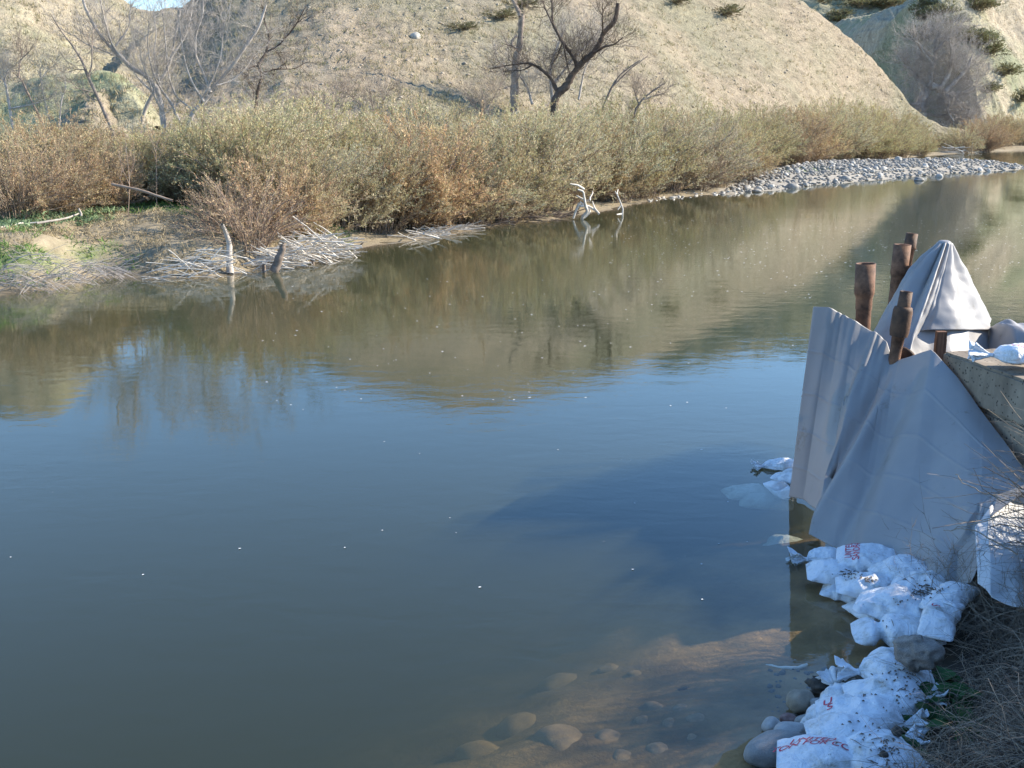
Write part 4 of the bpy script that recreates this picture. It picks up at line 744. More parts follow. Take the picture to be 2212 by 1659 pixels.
def d_front(u, v, P):
    x = u
    f = 0
    # stretched creases falling from the top edge down to the left
    for c0, c1, w_, a in [(.12, .09, .034, .020), (.19, .15, .045, -.026), (.27, .17, .026, .018), (.335, .215, .05, -.026), (.40, .26, .028, .030)]:
        f += a * crease(x, c0 + (c1 - c0) * v, w_ * (.7 + .6 * v)) * (.35 + .65 * math.sin(math.pi * min(1, v * .9 + .1)))
    f += -.13 * crease(x, .515 - .215 * v, .030) * sstep(.0, .3, v) + .10 * crease(x, .565 - .235 * v, .040) * sstep(0, .35, v) * (1 - .3 * v)
    f += -.05 * crease(x, .635 - .17 * v, .028) * sstep(.0, .2, v) * (1 - .3 * v) + .045 * crease(x, .67 - .12 * v, .05) * sstep(0, .4, v)
    f += -.03 * crease(x, .73 - .08 * v, .04) * sstep(.1, .5, v) + .03 * crease(x, .80, .05) * sstep(.3, .8, v)
    f += .10 * sstep(.45, 1, v) * crease(x, .62, .18) - .04 * sstep(.6, 1, v) * crease(x, .76, .03) + .04 * sstep(.7, 1, v) * crease(x, .72, .02)
    for c, hh_ in [(.22, .006), (.44, .007), (.64, .007), (.83, .006)]:
        f += hh_ * crease(v, c + .02 * math.sin(u * 9), .006)
    f += .010 * mnoise.noise(Vector((P[0] * 2.2, P[1] * 2.2, P[2] * 2.2))) + .006 * mnoise.noise(Vector((P[0] * 7, P[1] * 7, P[2] * 5)))
    f += .006 * math.sin(u * 90 + 3 * math.sin(u * 31) + v * 6) * (1 - v) ** 3 * (u < .5)
    return f
o = tarp_grid('tarpaulin', top, bot, 300, 200, d_front); tag(o, 'large blue grey tarpaulin draped in folds down to the water in front of the pipes', 'tarpaulin', 'grey tarpaulins over the intake')
# little patch and slit where the pipe pokes through
# sunlit sheet on the bank, right of the big tarpaulin
top2 = [(0, Z3(2108, 1130, .80)), (.3, Z3(2140, 1090, .90)), (.6, Z3(2190, 1060, .90)), (1, Z3(2360, 1050, .75))]
bot2 = [(0, Z3(2112, 1262, .50)), (.3, Z3(2140, 1285, .50)), (.6, Z3(2200, 1300, .50)), (1, Z3(2360, 1310, .42))]
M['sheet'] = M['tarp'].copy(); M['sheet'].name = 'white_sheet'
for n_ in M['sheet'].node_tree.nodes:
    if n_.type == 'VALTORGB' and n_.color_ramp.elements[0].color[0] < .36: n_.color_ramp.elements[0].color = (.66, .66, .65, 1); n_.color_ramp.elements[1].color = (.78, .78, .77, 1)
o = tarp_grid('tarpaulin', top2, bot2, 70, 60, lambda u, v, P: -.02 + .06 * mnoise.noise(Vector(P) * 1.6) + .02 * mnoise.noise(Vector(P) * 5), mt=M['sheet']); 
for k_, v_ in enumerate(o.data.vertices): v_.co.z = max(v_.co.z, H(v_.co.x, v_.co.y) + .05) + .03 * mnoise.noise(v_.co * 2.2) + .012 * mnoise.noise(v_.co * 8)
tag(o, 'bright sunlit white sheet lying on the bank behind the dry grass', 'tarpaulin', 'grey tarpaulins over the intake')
# back tarpaulin, a tent over a post
pk = aty(2040, 521, 13.0); nA, nV = 220, 90
base = [(-180, 1895, 712, 13.0), (-150, 1880, 735, 12.6), (-120, 1925, 775, 12.0), (-95, 1965, 762, 11.8), (-75, 1985, 715, 12.3), (-60, 2010, 713, 12.25), (-40, 2060, 712, 12.3), (-22, 2100, 713, 12.5), (-5, 2133, 712, 12.9), (20, 2142, 690, 13.6), (60, 2110, 680, 14.2), (100, 2030, 680, 14.4), (140, 1930, 690, 14.1), (180, 1895, 712, 13.0)]
ba = np.array([b_[0] for b_ in base]); bp_ = np.array([Y3(*b_[1:]) for b_ in base]); aa = np.linspace(-180, 180, nA); BB = np.stack([np.interp(aa, ba, bp_[:, k]) for k in range(3)], -1)
V = np.zeros((nA, nV, 3))
for i, a_ in enumerate(aa):
    ar = math.radians(a_); rim = np.array([pk.x + .075 * math.cos(ar), pk.y + .075 * math.sin(ar), pk.z - .02])
    for j in range(nV):
        v = j / (nV - 1)
        if v < .06: s_ = v / .06; P_ = np.array([pk.x + .075 * math.sin(s_ * 1.57) * math.cos(ar), pk.y + .075 * math.sin(s_ * 1.57) * math.sin(ar), pk.z - .02 + .03 * math.cos(s_ * 1.57)])
        else:
            s_ = (v - .06) / .94; dn = BB[i] - rim; P_ = rim + dn * s_; sh = crease(a_, -165, 30) * .16 + crease(a_, 165, 30) * .12; P_[2] += (-.10 * math.sin(math.pi * s_) + .05) * s_ * 0 + sh * math.sin(math.pi * s_) * 1.2
            rr = np.array([math.cos(ar), math.sin(ar), 0]); fold = .0
            for c_, w_, am in [(-118, 7, -.10), (-104, 7, .10), (-88, 6, -.09), (-74, 8, .06), (-48, 14, .05), (-20, 9, -.05), (-6, 6, .05), (-140, 8, .06), (-155, 8, -.05), (30, 12, .05), (80, 15, -.05), (125, 12, .05)]: fold += am * crease(a_, c_, w_)
            P_ = P_ + rr * fold * math.sin(math.pi * min(1, s_ * .75 + .12)) + rr * (.03 * mnoise.noise(Vector(P_) * 3.2) + .012 * mnoise.noise(Vector(P_) * 9)) * min(1, s_ * 3)
        V[i, j] = P_
o = obj('tarpaulin', npmesh('tarpaulin', V.reshape(-1, 3), grid_quads(nA, nV), mats=[M['tarp']])); s = o.modifiers.new('thickness', 'SOLIDIFY'); s.thickness = .004
tag(o, 'pale tarpaulin draped like a pointed tent over a post behind the pier', 'tarpaulin', 'grey tarpaulins over the intake')
# lower skirt under the tent and crumpled sheet to its right
sk = tarp_grid('tarp_skirt', [(0, Y3(1975, 700, 12.35)), (.3, Y3(2012, 700, 12.38)), (.34, Y3(2052, 700, 12.42)), (.6, Y3(2090, 700, 12.6)), (1, Y3(2136, 700, 13.1))], [(0, Y3(1955, 790, 11.95)), (.3, Y3(2008, 775, 12.1)), (.34, Y3(2054, 765, 12.15)), (.6, Y3(2092, 765, 12.3)), (1, Y3(2132, 760, 12.8))], 60, 30, lambda u, v, P: .02 * mnoise.noise(Vector(P) * 4)); tag(sk, 'shiny lower sheet hanging below the hem of the pointed tent', 'tarpaulin', 'grey tarpaulins over the intake')
bx_ = bmesh.new(); bmesh.ops.create_cube(bx_, size=1); bmesh.ops.bevel(bx_, geom=bx_.edges[:], offset=.03, segments=2, affect='EDGES'); me = bpy.data.meshes.new('post'); bx_.to_mesh(me); bx_.free(); me.materials.append(M['rust'])
o = obj('post', me); o.scale = (.11, .08, 2.6); o.location = aty(2034, 712, 12.02); o.location.z -= 1.32; tag(o, 'reddish brown post showing under the pointed tent', 'post')
V = np.zeros((90, 60, 3)); p0, p1 = aty(2128, 716, 12.9), aty(2420, 690, 12.7)
for i in range(90):
    for j in range(60):
        u, v = i / 89, j / 59; x = p0.x + (p1.x - p0.x) * u; prof = 1 - abs(v - .35) * 1.3
        z = 1.46 + .34 * math.exp(-((v - .38) / .3) ** 2) * (.55 + .5 * math.sin(u * 7 + 1) * .5 + .35 * u); y = 12.1 + v * 1.5
        n = mnoise.noise(Vector((x * 3.5, y * 3.5, 3))) * .09 + mnoise.noise(Vector((x * 9 + y * 3, y * 5, 1))) * .05
        if v < .15: z -= (.15 - v) * 5
        if u < .08: z -= (.08 - u) * 4
        V[i, j] = (x, y, z + n)
o = obj('tarpaulin', npmesh('tarpaulin', V.reshape(-1, 3), grid_quads(90, 60), mats=[M['tarp']])); s = o.modifiers.new('thickness', 'SOLIDIFY'); s.thickness = .004; tag(o, 'crumpled grey sheet heaped at the right edge behind the pier', 'tarpaulin', 'grey tarpaulins over the intake')
# ------------------------------------------------------------------ rusty pipes
def pipe(label, secs, tilt, loc, mt, grp='rusty well pipes standing behind the tarpaulin'):
    """secs: list of (part, [(z, r)...], material, open_top)"""
    root = empty('rusty_pipe', loc); root.rotation_euler = tilt; tag(root, label, 'pipe', grp)
    for nm, prof, mm, op in secs:
        k = 32; a = np.arange(k) * 2 * math.pi / k; rings = list(prof)
        if op: zt, rt = prof[-1]; rings += [(zt - .004, rt * .84), (zt - .5, rt * .82)]
        V = np.array([[r_ * math.cos(t_), r_ * math.sin(t_), z_] for z_, r_ in rings for t_ in a]); n = len(rings)
        i = (np.arange(n - 1)[:, None] * k + np.arange(k)[None]); j = np.arange(n - 1)[:, None] * k + (np.arange(k)[None] + 1) % k
        Q = np.stack([i, j, j + k, i + k], -1).reshape(-1, 4); V[:, :2] *= (1 + .02 * vnoise(V[:, 2] * 14, np.arctan2(V[:, 1], V[:, 0]) * 3, 5))[:, None]
        obj(nm, npmesh(nm, V, Q, mats=[mm]), root)
    return root
px = lambda n_, Y: n_ * Y * 1.05 / 2400 / 2
q = aty(1864, 700, 12.0); zt = aty(1861, 569, 12.0).z - q.z; b0 = -1.2
pipe('thick rusty pipe with a wider upper collar standing left of the others', [('shaft', [(b0, px(31, 12)), (zt * .40, px(31, 12)), (zt * .44, px(33, 12))], M['rust'], 0), ('collar', [(zt * .43, px(33, 12)), (zt * .50, px(40, 12)), (zt * .55, px(41, 12)), (zt, px(41, 12))], M['rust'], 1)], (0, R(-1.5), 0), q, M['rust'])
q = aty(1937, 625, 13.2); zt = aty(1941, 528, 13.2).z - q.z
pipe('rusty pipe poking from the shoulder of the pointed tent', [('shaft', [(b0, px(27, 13.2)), (zt * .28, px(28, 13.2))], M['rust'], 0), ('collar', [(zt * .26, px(28, 13.2)), (zt * .36, px(34, 13.2)), (zt, px(35, 13.2))], M['rust'], 1)], (0, R(3), 0), q, M['rust'])
q = aty(1944, 640, 13.7); zt = aty(1954, 503, 13.7).z - q.z
pipe('rearmost rusty pipe with a short dark cap, half hidden by another pipe', [('shaft', [(b0, px(20, 13.7)), (zt * .75, px(22, 13.7)), (zt * .76, px(28, 13.7)), (zt * .785, px(28, 13.7))], M['rust'], 0), ('cap', [(zt * .78, px(25, 13.7)), (zt, px(23, 13.7))], M['rust2'], 1)], (0, R(6.5), 0), q, M['rust'])
q = aty(1932, 775, 11.35); zt = aty(1946, 629, 11.35).z - q.z
pipe('dark rusty pipe with a fat coupling and narrow cap rising from the tarpaulin dip', [('shaft', [(-.6, px(22, 11.3)), (zt * .15, px(24, 11.3)), (zt * .33, px(27, 11.3)), (zt * .345, px(36, 11.3))], M['rust'], 0), ('coupling', [(zt * .34, px(36, 11.3)), (zt * .41, px(40, 11.3)), (zt * .72, px(40, 11.3)), (zt * .77, px(36, 11.3)), (zt * .78, px(28, 11.3))], M['rust2'], 0), ('cap', [(zt * .77, px(27, 11.3)), (zt, px(26, 11.3))], M['rust2'], 1)], (0, R(5.5), 0), q, M['rust'])
q = aty(1936, 795, 11.5); pipe('open dark pipe stub at the bottom of the tarpaulin dip', [('stub', [(-.5, px(27, 11.4)), (.19, px(27, 11.4)), (.195, px(30, 11.4)), (.225, px(30, 11.4))], M['rust2'], 1)], (R(-14), R(38), 0), q, M['rust2'])
# ------------------------------------------------------------------ sandbags
GB = 'white sandbags stacked along the near bank'
def bag(label, x, y, z, L, Wd, Ht, yaw, tilt=(0, 0), neck=True, text=None, seed=1, sag=0., pinch=None, fr=.085, uneck=.82, lump=1.0, flipprint=0, tx=(0, 0), ts=.12):
    loc = atz(x, y, z); NU, NV = 48, 48; g = random.Random(seed); off = Vector((seed * 7.3, seed * 3.1, seed * 1.7))
    def sect(u):
        if neck:
            e = 1 - (1 - min(u / .12, 1)) ** 3 * .14; k = max(0, min(1, (u - .50) / (uneck - .50))); wv = (1 - k ** 1.9 * .93) * e; hv = math.sin(1.571 * min(1, u / .50)) ** .95 * (1 - k ** 2.2 * .80)
        else:
            e = 1 - (1 - min(u / .12, 1)) ** 3 * .14; f = 1 - (1 - min((1 - u) / .12, 1)) ** 3 * .2; wv = e * f; hv = max(0, math.sin(math.pi * u)) ** .85
        if pinch: q = math.exp(-((u - pinch) / .06) ** 2); wv *= 1 - .62 * q; hv *= 1 - .45 * q
        return max(wv, .05) * Wd / 2, max(hv, .06) * Ht / 2
    V = []
    U = np.linspace(0, uneck if neck else 1, NU)
    for u in U:
        a, b = sect(u); X = (u - (.42 if neck else .5)) * L
        for j in range(NV):
            th = 2 * math.pi * j / NV; c, s_ = math.cos(th), math.sin(th); yy = a * math.copysign(abs(c) ** .72, c); zz = b * math.copysign(abs(s_) ** .85, s_)
            p = Vector((X, yy, zz)); n = Vector((0, c, s_))
            d = .026 * lump * mnoise.noise(p * 5 + off) + .017 * lump * (1 - 2 * abs(mnoise.noise(p * 8 + off * 2))) + .006 * mnoise.noise(p * 24 + off)
            if neck: kk = max(0, (u - .36) / (uneck - .36)); d += .020 * kk ** 1.6 * (1 - .4 * kk) * (abs(math.sin(th * 5.5 + seed + 2 * mnoise.noise(p * 3 + off))) * 2 - 1)
            sc_ = min(1, b / .05); p = p + n * d * (.25 + .75 * sc_)
            if p.z < 0: p.z *= .45
            p.z -= sag * (X / L) ** 2 * L
            V.append(p[:])
    V.append(((U[0] - (.42 if neck else .5)) * L, 0, 0)); V.append(((U[-1] - (.42 if neck else .5)) * L + .01, 0, 0)); k = NV
    i = (np.arange(NU - 1)[:, None] * k + np.arange(k)[None]); j = np.arange(NU - 1)[:, None] * k + (np.arange(k)[None] + 1) % k; Q = np.stack([i, j, j + k, i + k], -1).reshape(-1, 4)
    a0 = np.arange(k); T = np.concatenate([np.stack([(a0 + 1) % k, a0, np.full(k, NU * k)], -1), np.stack([a0 + (NU - 1) * k, (a0 + 1) % k + (NU - 1) * k, np.full(k, NU * k + 1)], -1)])
    root = empty('sandbag', loc); root.rotation_euler = (R(tilt[0]), R(tilt[1]), R(yaw)); tag(root, label, 'sandbag', GB)
    me = npmesh('sack', V, Q, T, mats=[M['bag']]); body = obj('sack', me, root)
    if neck:
        V = []; nu, k = 16, 72
        for a_ in range(nu):
            t_ = a_ / (nu - 1); r_ = .022 + .012 * math.exp(-((t_ - .0) / .1) ** 2) + fr * max(0, t_ - .12) ** .8; X = (uneck - .42) * L + t_ * fr * 1.9
            for j in range(k):
                th = 2 * math.pi * j / k; pl = 1 + .42 * t_ * math.sin(th * 6 + seed) + .25 * t_ * math.sin(th * 11 + 2 * seed); rr_ = r_ * pl
                p = Vector((X + .03 * t_ * math.sin(th * 3 + seed), rr_ * math.cos(th) * 1.15, rr_ * math.sin(th) * .6 + t_ * .02)); p += Vector((0, 0, 1)) * .02 * t_ * mnoise.noise(p * 20 + off); p.z -= sag * (X / L) ** 2 * L; V.append(p[:])
        i = (np.arange(nu - 1)[:, None] * k + np.arange(k)[None]); j = np.arange(nu - 1)[:, None] * k + (np.arange(k)[None] + 1) % k; Q = np.stack([i, j, j + k, i + k], -1).reshape(-1, 4)
        nk = obj('tied_neck', npmesh('tied_neck', V, Q, mats=[M['bag']]), root); s = nk.modifiers.new('t', 'SOLIDIFY'); s.thickness = .003
    if text:
        bvh = BVHTree.FromObject(body, bpy.context.evaluated_depsgraph_get()) if False else BVHTree.FromPolygons([v_.co[:] for v_ in me.vertices], [p_.vertices[:] for p_ in me.polygons])
        cu = bpy.data.curves.new('txt', 'FONT'); cu.body = text; cu.size = ts; cu.align_x = 'CENTER'; cu.align_y = 'CENTER'; cu.offset = ts * .006; cu.shear = .25 if len(text) > 1 else 0; cu.space_line = .75
        to = bpy.data.objects.new('txt', cu); sc.collection.objects.link(to); tm = bpy.data.meshes.new_from_object(to.evaluated_get(bpy.context.evaluated_depsgraph_get())); bpy.data.objects.remove(to)
        bm = bmesh.new(); bm.from_mesh(tm); bmesh.ops.triangulate(bm, faces=bm.faces); bmesh.ops.subdivide_edges(bm, edges=[e_ for e_ in bm.edges if e_.calc_length() > .02], cuts=2)
        bmesh.ops.triangulate(bm, faces=bm.faces); ca, sa = math.cos(R(flipprint)), math.sin(R(flipprint))
        for v_ in bm.verts:
            q_ = Vector((tx[0] + v_.co.x * ca - v_.co.y * sa, tx[1] + v_.co.x * sa + v_.co.y * ca, 1)); h_ = bvh.ray_cast(q_, Vector((0, 0, -1))); v_.co = (h_[0] + h_[1] * .003) if h_[0] else Vector((q_.x, q_.y, 0))
        pm = bpy.data.meshes.new('print'); bm.to_mesh(pm); bm.free(); pm.materials.clear(); pm.materials.append(M['print']); obj('print', pm, root)
    return root
# upper group (photo x, photo y, height)
bag('lowest bag of the upper group, half under water with its white knot sticking out', 1800, 1212, -.03, .62, .34, .20, 182, (0, -4), fr=.08, seed=2)
bag('thin sandbag at the lower left edge of the upper group with a knotted end', 1828, 1284, .02, .50, .26, .16, -24, (0, 3), seed=7)
bag('sandbag with a red letter U at the water edge below the knotted thin one', 1885, 1322, .04, .42, .32, .17, -62, seed=12, neck=False, text='U', tx=(-.06, -.06), ts=.13, flipprint=62)
bag('smooth plump bag at the far left of the upper group with a strip of dirt', 1805, 1240, .10, .50, .40, .21, -12, (0, 0), seed=4, neck=False, lump=.6)
bag('topmost bag against the tarpaulin with red lettering across its left end', 1884, 1211, .20, .62, .42, .20, -18, (4, 0), seed=3, neck=False, text='UNITED\nSANDBAG', tx=(-.17, .02), ts=.085, flipprint=90)
bag('sandbag with a puckered knot at the upper right against the tarpaulin', 1953, 1240, .24, .58, .42, .24, 14, (0, -3), seed=5)
bag('sandbag in the middle of the upper group with its knot at the right', 1872, 1270, .17, .60, .36, .22, -14, (0, 0), seed=6)
bag('sandbag heaped with dark twigs and dirt right of the puckered knot', 2005, 1270, .27, .56, .42, .20, -28, (0, 2), seed=8, neck=False)
bag('big sandbag with a crumpled hollow in its top in the upper group centre', 1935, 1312, .22, .60, .46, .26, 152, (0, 0), seed=9, fr=.05, neck=False, lump=1.6)
bag('rolled narrow sandbag lying diagonally at the foot of the grass', 2052, 1292, .36, .56, .24, .18, 42, (0, -6), seed=10, neck=False)
bag('sandbag patched with sunlight under the hanging dry twigs', 2034, 1338, .34, .56, .24, .18, 60, (0, -8), seed=11, neck=False, text='S', tx=(.05, .05), ts=.09)
bag('pinched bulging bag just above the granite block', 1938, 1368, .16, .66, .40, .26, 170, (0, 4), seed=13, neck=False, pinch=.70, lump=.5)
# lower group
bag('topmost bag of the lower group with a white ear', 1932, 1452, .28, .58, .44, .22, 168, (0, 6), seed=21, fr=.07, text='CO', tx=(-.19, -.1), ts=.10, flipprint=-60)
bag('sandbag strewn with twigs below the topmost one of the lower group', 1915, 1512, .26, .62, .46, .24, -8, (0, -4), seed=22, fr=.06, lump=.8)
bag('bag at the left of the lower row, its ear pointing at the dark clod', 1832, 1528, .10, .52, .34, .22, 96, (0, -10), seed=23, fr=.06)
bag('pleated bulging bag at the left edge beside the flat oval cobble', 1798, 1570, .10, .46, .36, .24, 60, (0, 0), seed=24, fr=.06)
bag('sandbag crossing the middle of the lower row with red letters near its left end', 1858, 1556, .25, .66, .44, .24, -14, (0, -2), seed=25, fr=.07, text='U\nS', tx=(-.20, .06), ts=.09, flipprint=10)
bag('sandbag with a muddy dark knot near the bottom right', 1842, 1604, .27, .64, .46, .24, -6, (0, 0), seed=26, fr=.08)
bag('muddy ended sandbag at the bottom beside the dark egg shaped lump', 1900, 1640, .32, .56, .44, .22, -70, (0, 0), seed=27, fr=.06, neck=False)
bag('bottom edge sandbag with bold red slanted letters and a knot', 1786, 1655, .24, .70, .46, .26, -14, (0, 2), seed=28, fr=.08, text='UNITED\nTON FOR CO', tx=(-.10, .06), ts=.075, flipprint=-14)
# in the water and on the pier
bag('sandbag floating in the river just left of the tarpaulin corner', 1700, 1006, .02, .74, .30, .14, 186, (0, 0), seed=31, neck=True, fr=.05)
bag('sandbag lying awash close against the tarpaulin corner', 1716, 1034, .0, .50, .30, .14, 150, (0, 0), seed=32, neck=False)
bag('tip of a sunken sandbag breaking the surface left of the tarpaulin', 1683, 1058, -.05, .34, .22, .14, 120, (0, -16), seed=33, neck=False)
for i, (x, y, z, yw, lab) in enumerate([(1618, 1066, -.24, 8, 'pale sunken sandbag farthest left under the water'), (1655, 1088, -.26, -14, 'pale sunken sandbag below the one breaking the surface'), (1690, 1180, -.30, 60, 'faint sunken sandbag left of the white knot')]):
    bag(lab, x, y, z, .6, .34, .16, yw, (0, 0), seed=41 + i, neck=False)
bag('sandbag with a frayed knot and red print on the concrete pier', 2206, 772, 1.86, .60, .40, .22, 158, (0, 0), seed=51, fr=.10, text='ED', tx=(.02, .04), ts=.11)
# sheet at the right edge', 2222, 708, 2.0, .5, .3, .2, 20, (0, 0), seed=52, neck=False, text='SAND', ts=.1)
# dirt and twigs on the bags
def crumbs(name, spots, lab):
    VV = []; QQ = []; tb = Tubes(); g = np.random.default_rng(8); dg = bpy.context.evaluated_depsgraph_get(); dg.update()
    for x, y, rx, ry, n in spots:
        for k in range(n):
            xx, yy = x + g.normal(0, rx), y + g.normal(0, ry); h_, l_, nr, i_, ob_, mx_ = sc.ray_cast(dg, Vector((0, 0, CAMH)), ray(xx, yy).normalized())
            if not h_ or ob_.name.split('.')[0] not in ('sack', 'tied_neck'): continue
            a_ = g.uniform(0, 6.28); L_ = g.uniform(.006, .03) if g.uniform() < .8 else g.uniform(.04, .10); d = np.array([math.cos(a_), math.sin(a_), g.normal(0, .2)]) * L_; p = np.array(l_) + np.array(nr) * .004
            tb.add([p - d / 2, p + np.array([0, 0, .004]), p + d / 2], [.0022, .0035 if L_ > .05 else .006, .0015], 4)
    return tag(obj(name, tb.mesh(name, M['drift2'])), lab, 'debris', kind='stuff')
crumbs('twig_debris', [(1836, 1242, 12, 5, 36), (1880, 1252, 12, 4, 18), (1998, 1276, 16, 7, 78), (1945, 1300, 14, 8, 8), (1940, 1462, 22, 10, 20), (1955, 1500, 16, 16, 18), (1900, 1520, 40, 30, 18), (1850, 1580, 40, 30, 12), (1910, 1610, 20, 12, 26), (1905, 1345, 14, 6, 4), (2010, 1250, 30, 8, 8), (1905, 1650, 30, 10, 12)], 'dark twigs and crumbs of dirt strewn on the sandbags')
# ------------------------------------------------------------------ near bank: dead grass, twigs, weeds
g2 = np.random.default_rng(12)
def bank_pts(n, x0, x1, y0, y1, z=.9, dmin=.5):
    xs = g2.uniform(x0, x1, n); ys = g2.uniform(y0, y1, n); zz = np.full(n, z)
    dx = (xs - CX) / FPX; dy = cp + (CY - ys) / FPX * sp; dz = (CY - ys) / FPX * cp - sp
    for _ in range(4): t_ = (zz - CAMH) / dz; X = dx * t_; Y = dy * t_; zz = .4 * zz + .6 * height(X, Y)
    h_, a_, d_, _b = height(X, Y, True); k_ = (d_ > dmin); return np.column_stack([X[k_], Y[k_], h_[k_]])
M['deadgrass'] = simple('dead_stem', (.16, .12, .085), (.40, .32, .23), 2, .8, .1)
M['deadgrass2'] = simple('dark_stem', (.045, .034, .028), (.13, .10, .08), 2, .9, .1)
def arcs(name, P, Lr, r, mt, lab, lean, cat='dead grass', seed=1, wig=.3, grav=-.32, dirx=None):
    g = np.random.default_rng(seed); n = len(P); d = norm(np.stack([g.normal(lean[0], .55, n), g.normal(lean[1], .55, n), np.abs(g.normal(.75, .3, n))], -1))
    V, Q, _p = batch_twigs(P - [0, 0, .02], d, g.uniform(*Lr, n), np.full(n, r) * g.uniform(.5, 1.5, n), np.array([0, 0, grav]), 7, g, wig); return tag(obj(name, npmesh(name, V, Q, mats=[mt])), lab, cat, kind='stuff')
P = bank_pts(5200, 1960, 2330, 1240, 1720, .8, .75); Pm = P[P[:, 2] > .12]
arcs('dead_grass', Pm[:3000], (.25, .75), .0028, M['deadgrass'], 'pale dead grass stems arching over the near bank', (-.35, -.1), seed=2)
arcs('dark_brush', Pm[2000:], (.2, .6), .003, M['deadgrass2'], 'dark tangled brush low on the near bank', (-.2, 0), seed=3, wig=.5, grav=-.25)
# off to the right, tall grass added out of view to shade the sandbags
P = np.column_stack([g2.uniform(3.6, 8.5, 5200), g2.uniform(3.2, 7.6, 5200)]); P = np.column_stack([P, height(P[:, 0], P[:, 1])]); arcs('shade_tall_grass', P, (.5, 1.3), .004, M['deadgrass'], 'taller dead grass added out of view to shade the sandbags', (-.1, 0), seed=4, grav=-.12)
P = np.column_stack([g2.uniform(3.65, 5.0, 1500), g2.uniform(7.3, 8.3, 1500)]); P = np.column_stack([P, height(P[:, 0], P[:, 1])]); arcs('crest_grass', P, (.35, .95), .0032, M['deadgrass'], 'sunlit dead grass along the crest of the near bank', (-.25, -.05), seed=6, grav=-.2)
P = np.column_stack([g2.uniform(4.45, 5.6, 1700), g2.uniform(7.7, 8.5, 1700)]); P = np.column_stack([P, height(P[:, 0], P[:, 1])]); arcs('shade_crest_grass', P, (.7, 1.5), .006, M['deadgrass'], 'unseen dead grass added beyond the right edge to block the sun', (-.05, 0), seed=7, grav=-.06)  # dense unseen stems put in to keep sun off the upper sandbags
for i, (x, y, L_, lab) in enumerate([(2035, 1262, .5, 'sunlit dead weed clump at the right end of the upper sandbags'), (2110, 1262, .6, 'tall dead weed clump in front of the bright sheet'), (2180, 1290, .7, 'dead weed clump at the right edge below the bright sheet'), (2070, 1330, .5, 'dead weed clump hanging over the sunlit sandbag'), (2150, 1350, .6, 'dead weed clump on the crest of the near bank')]):
    p = ghit(x, y, .7); root = empty('dead_weed', p, 0); tag(root, lab, 'weed', 'dead weed clumps on the near bank'); g = np.random.default_rng(70 + i); n = 60
    d = norm(np.stack([g.normal(-.3, .6, n), g.normal(-.1, .5, n), np.abs(g.normal(.9, .3, n))], -1)); tb = Tubes(); V, Q, pts = batch_twigs(g.normal(0, .1, (n, 3)) * [1, 1, 0], d, g.uniform(.5, 1.2, n) * L_ * 1.4, np.full(n, .003), np.array([-.02, 0, -.2]), 7, g, .16); tb.raw(V, Q)
    k = 5; sel = g.integers(2, 7, (n, k)); p_ = pts[np.arange(n)[:, None], sel].reshape(-1, 3); d_ = norm(np.repeat(d, k, 0) + g.normal(0, .6, (n * k, 3))); V, Q, _ = batch_twigs(p_, d_, g.uniform(.06, .2, n * k) * L_ * 1.6, np.full(n * k, .0018), np.array([0, 0, 0]), 3, g, .2); tb.raw(V, Q); obj('stems', tb.mesh('stems', M['deadgrass']), root)
# long arching stalks crossing the tarpaulin
for i, (pts_, lab) in enumerate([([(2230, 1090, 8.2), (2160, 1075, 8.3), (2110, 1052, 8.4), (2075, 1035, 8.4), (2058, 1018, 8.45)], 'long thin bare stalk arching left across the big tarpaulin'), ([(2230, 1075, 8.3), (2180, 1048, 8.3), (2120, 1018, 8.35)], 'second thin stalk above the first across the tarpaulin'), ([(2220, 1120, 8.0), (2160, 1118, 8.1), (2110, 1130, 8.15), (2060, 1150, 8.2)], 'thin stalk curving down across the right edge of the tarpaulin'), ([(2200, 1200, 7.6), (2130, 1160, 7.8), (2080, 1150, 7.9), (2040, 1158, 8)], 'thin stalk ending in forks before the tarpaulin')]):
    stick(pts_, .006, .003, M['deadgrass'], 'weed_stalk', lab, 'stalk', 'bare stalks arching over the tarpaulin', k=5)
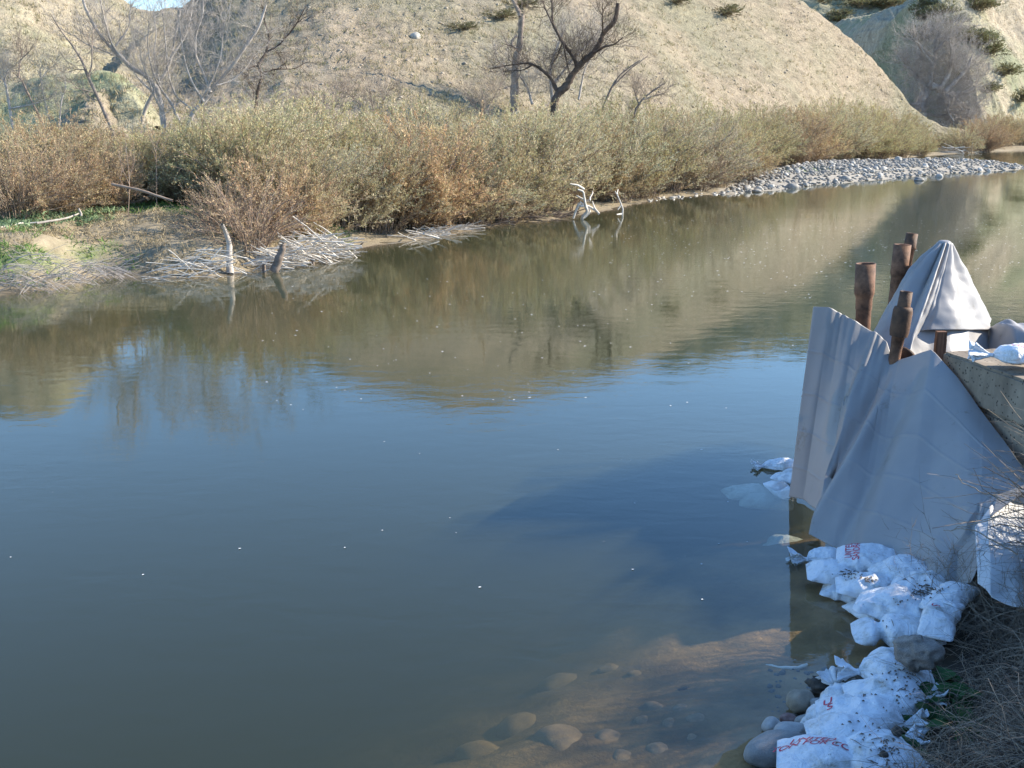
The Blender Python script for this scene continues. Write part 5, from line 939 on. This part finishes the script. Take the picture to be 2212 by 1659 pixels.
# green broad leaved weeds
def leafplant(seed, n, L_):
    g = np.random.default_rng(seed); V = []; Q = []; C_ = []
    for i in range(n):
        a = g.uniform(0, 6.28); el = g.uniform(.25, 1.2); l = L_ * g.uniform(.5, 1.1); w_ = l * g.uniform(.16, .26); d = np.array([math.cos(a) * math.cos(el), math.sin(a) * math.cos(el), math.sin(el)]); s_ = np.array([-math.sin(a), math.cos(a), 0]); b_ = len(V); ns = 9; c = np.array([.035, .095, .028]) * g.uniform(.6, 1.6) + np.array([.02, 0, 0]) * g.uniform(0, 1)
        for k in range(ns):
            t_ = k / (ns - 1); p = d * l * t_ + np.array([0, 0, -1]) * l * .55 * t_ ** 2; ww = w_ * math.sin(math.pi * min(1, t_ * .9 + .05)) * (1 + .35 * math.sin(t_ * 25)); V += [p - s_ * ww, p + np.array([0, 0, -.12 * w_]), p + s_ * ww]; C_ += [c] * 3
            if k: o_ = b_ + (k - 1) * 3; Q += [[o_, o_ + 1, o_ + 4, o_ + 3], [o_ + 1, o_ + 2, o_ + 5, o_ + 4]]
    return npmesh('leaves', np.array(V), np.array(Q), cols=np.array(C_), mats=[M['leaf']])
LP = [leafplant(80 + i, 34, .26) for i in range(4)]
labs = ['largest green leafy weed at the foot of the granite block', 'green leafy weed right of the lower sandbags', 'serrated green weed near the bottom edge of the bank', 'small green weed under the arching dead stems', 'green weed just below the granite block', 'low green weed beside the muddy knotted sandbag', 'dark green weed deepest in the brush', 'green weed at the bottom edge beside the last sandbag', 'tiny green sprig among the pebbles by the largest boulder']
for i, (x, y, s_) in enumerate([(2020, 1500, 1.2), (1990, 1540, 1.0), (2010, 1590, 1.1), (2060, 1540, 1.0), (1985, 1490, .8), (1960, 1600, .8), (2080, 1600, 1.0), (1950, 1650, .8), (1820, 1640, .35)]):
    p = ghit(x, y, .6); o = empty('green_weed', p + Vector((0, 0, 0.09 if s_ > .5 else .03)), i * 1.3); o.scale = (s_ * .95,) * 3; tag(o, labs[i], 'weed', 'green leafy weeds on the near bank'); l = obj('leaves', LP[i % 4], o); l.color = (1, 1, 1, 1)
# branch lying on the sunken shelf
stick([(1555, 1490, atz(1555, 1490, -.2).y), (1610, 1462, atz(1610, 1462, -.12).y), (1658, 1440, atz(1658, 1440, -.06).y), (1700, 1446, atz(1700, 1446, -.05).y), (1745, 1442, atz(1745, 1442, -.03).y)], .010, .016, M['drift'], 'sunken_branch', 'thin bent branch lying on the sunlit sunken shelf', 'branch')
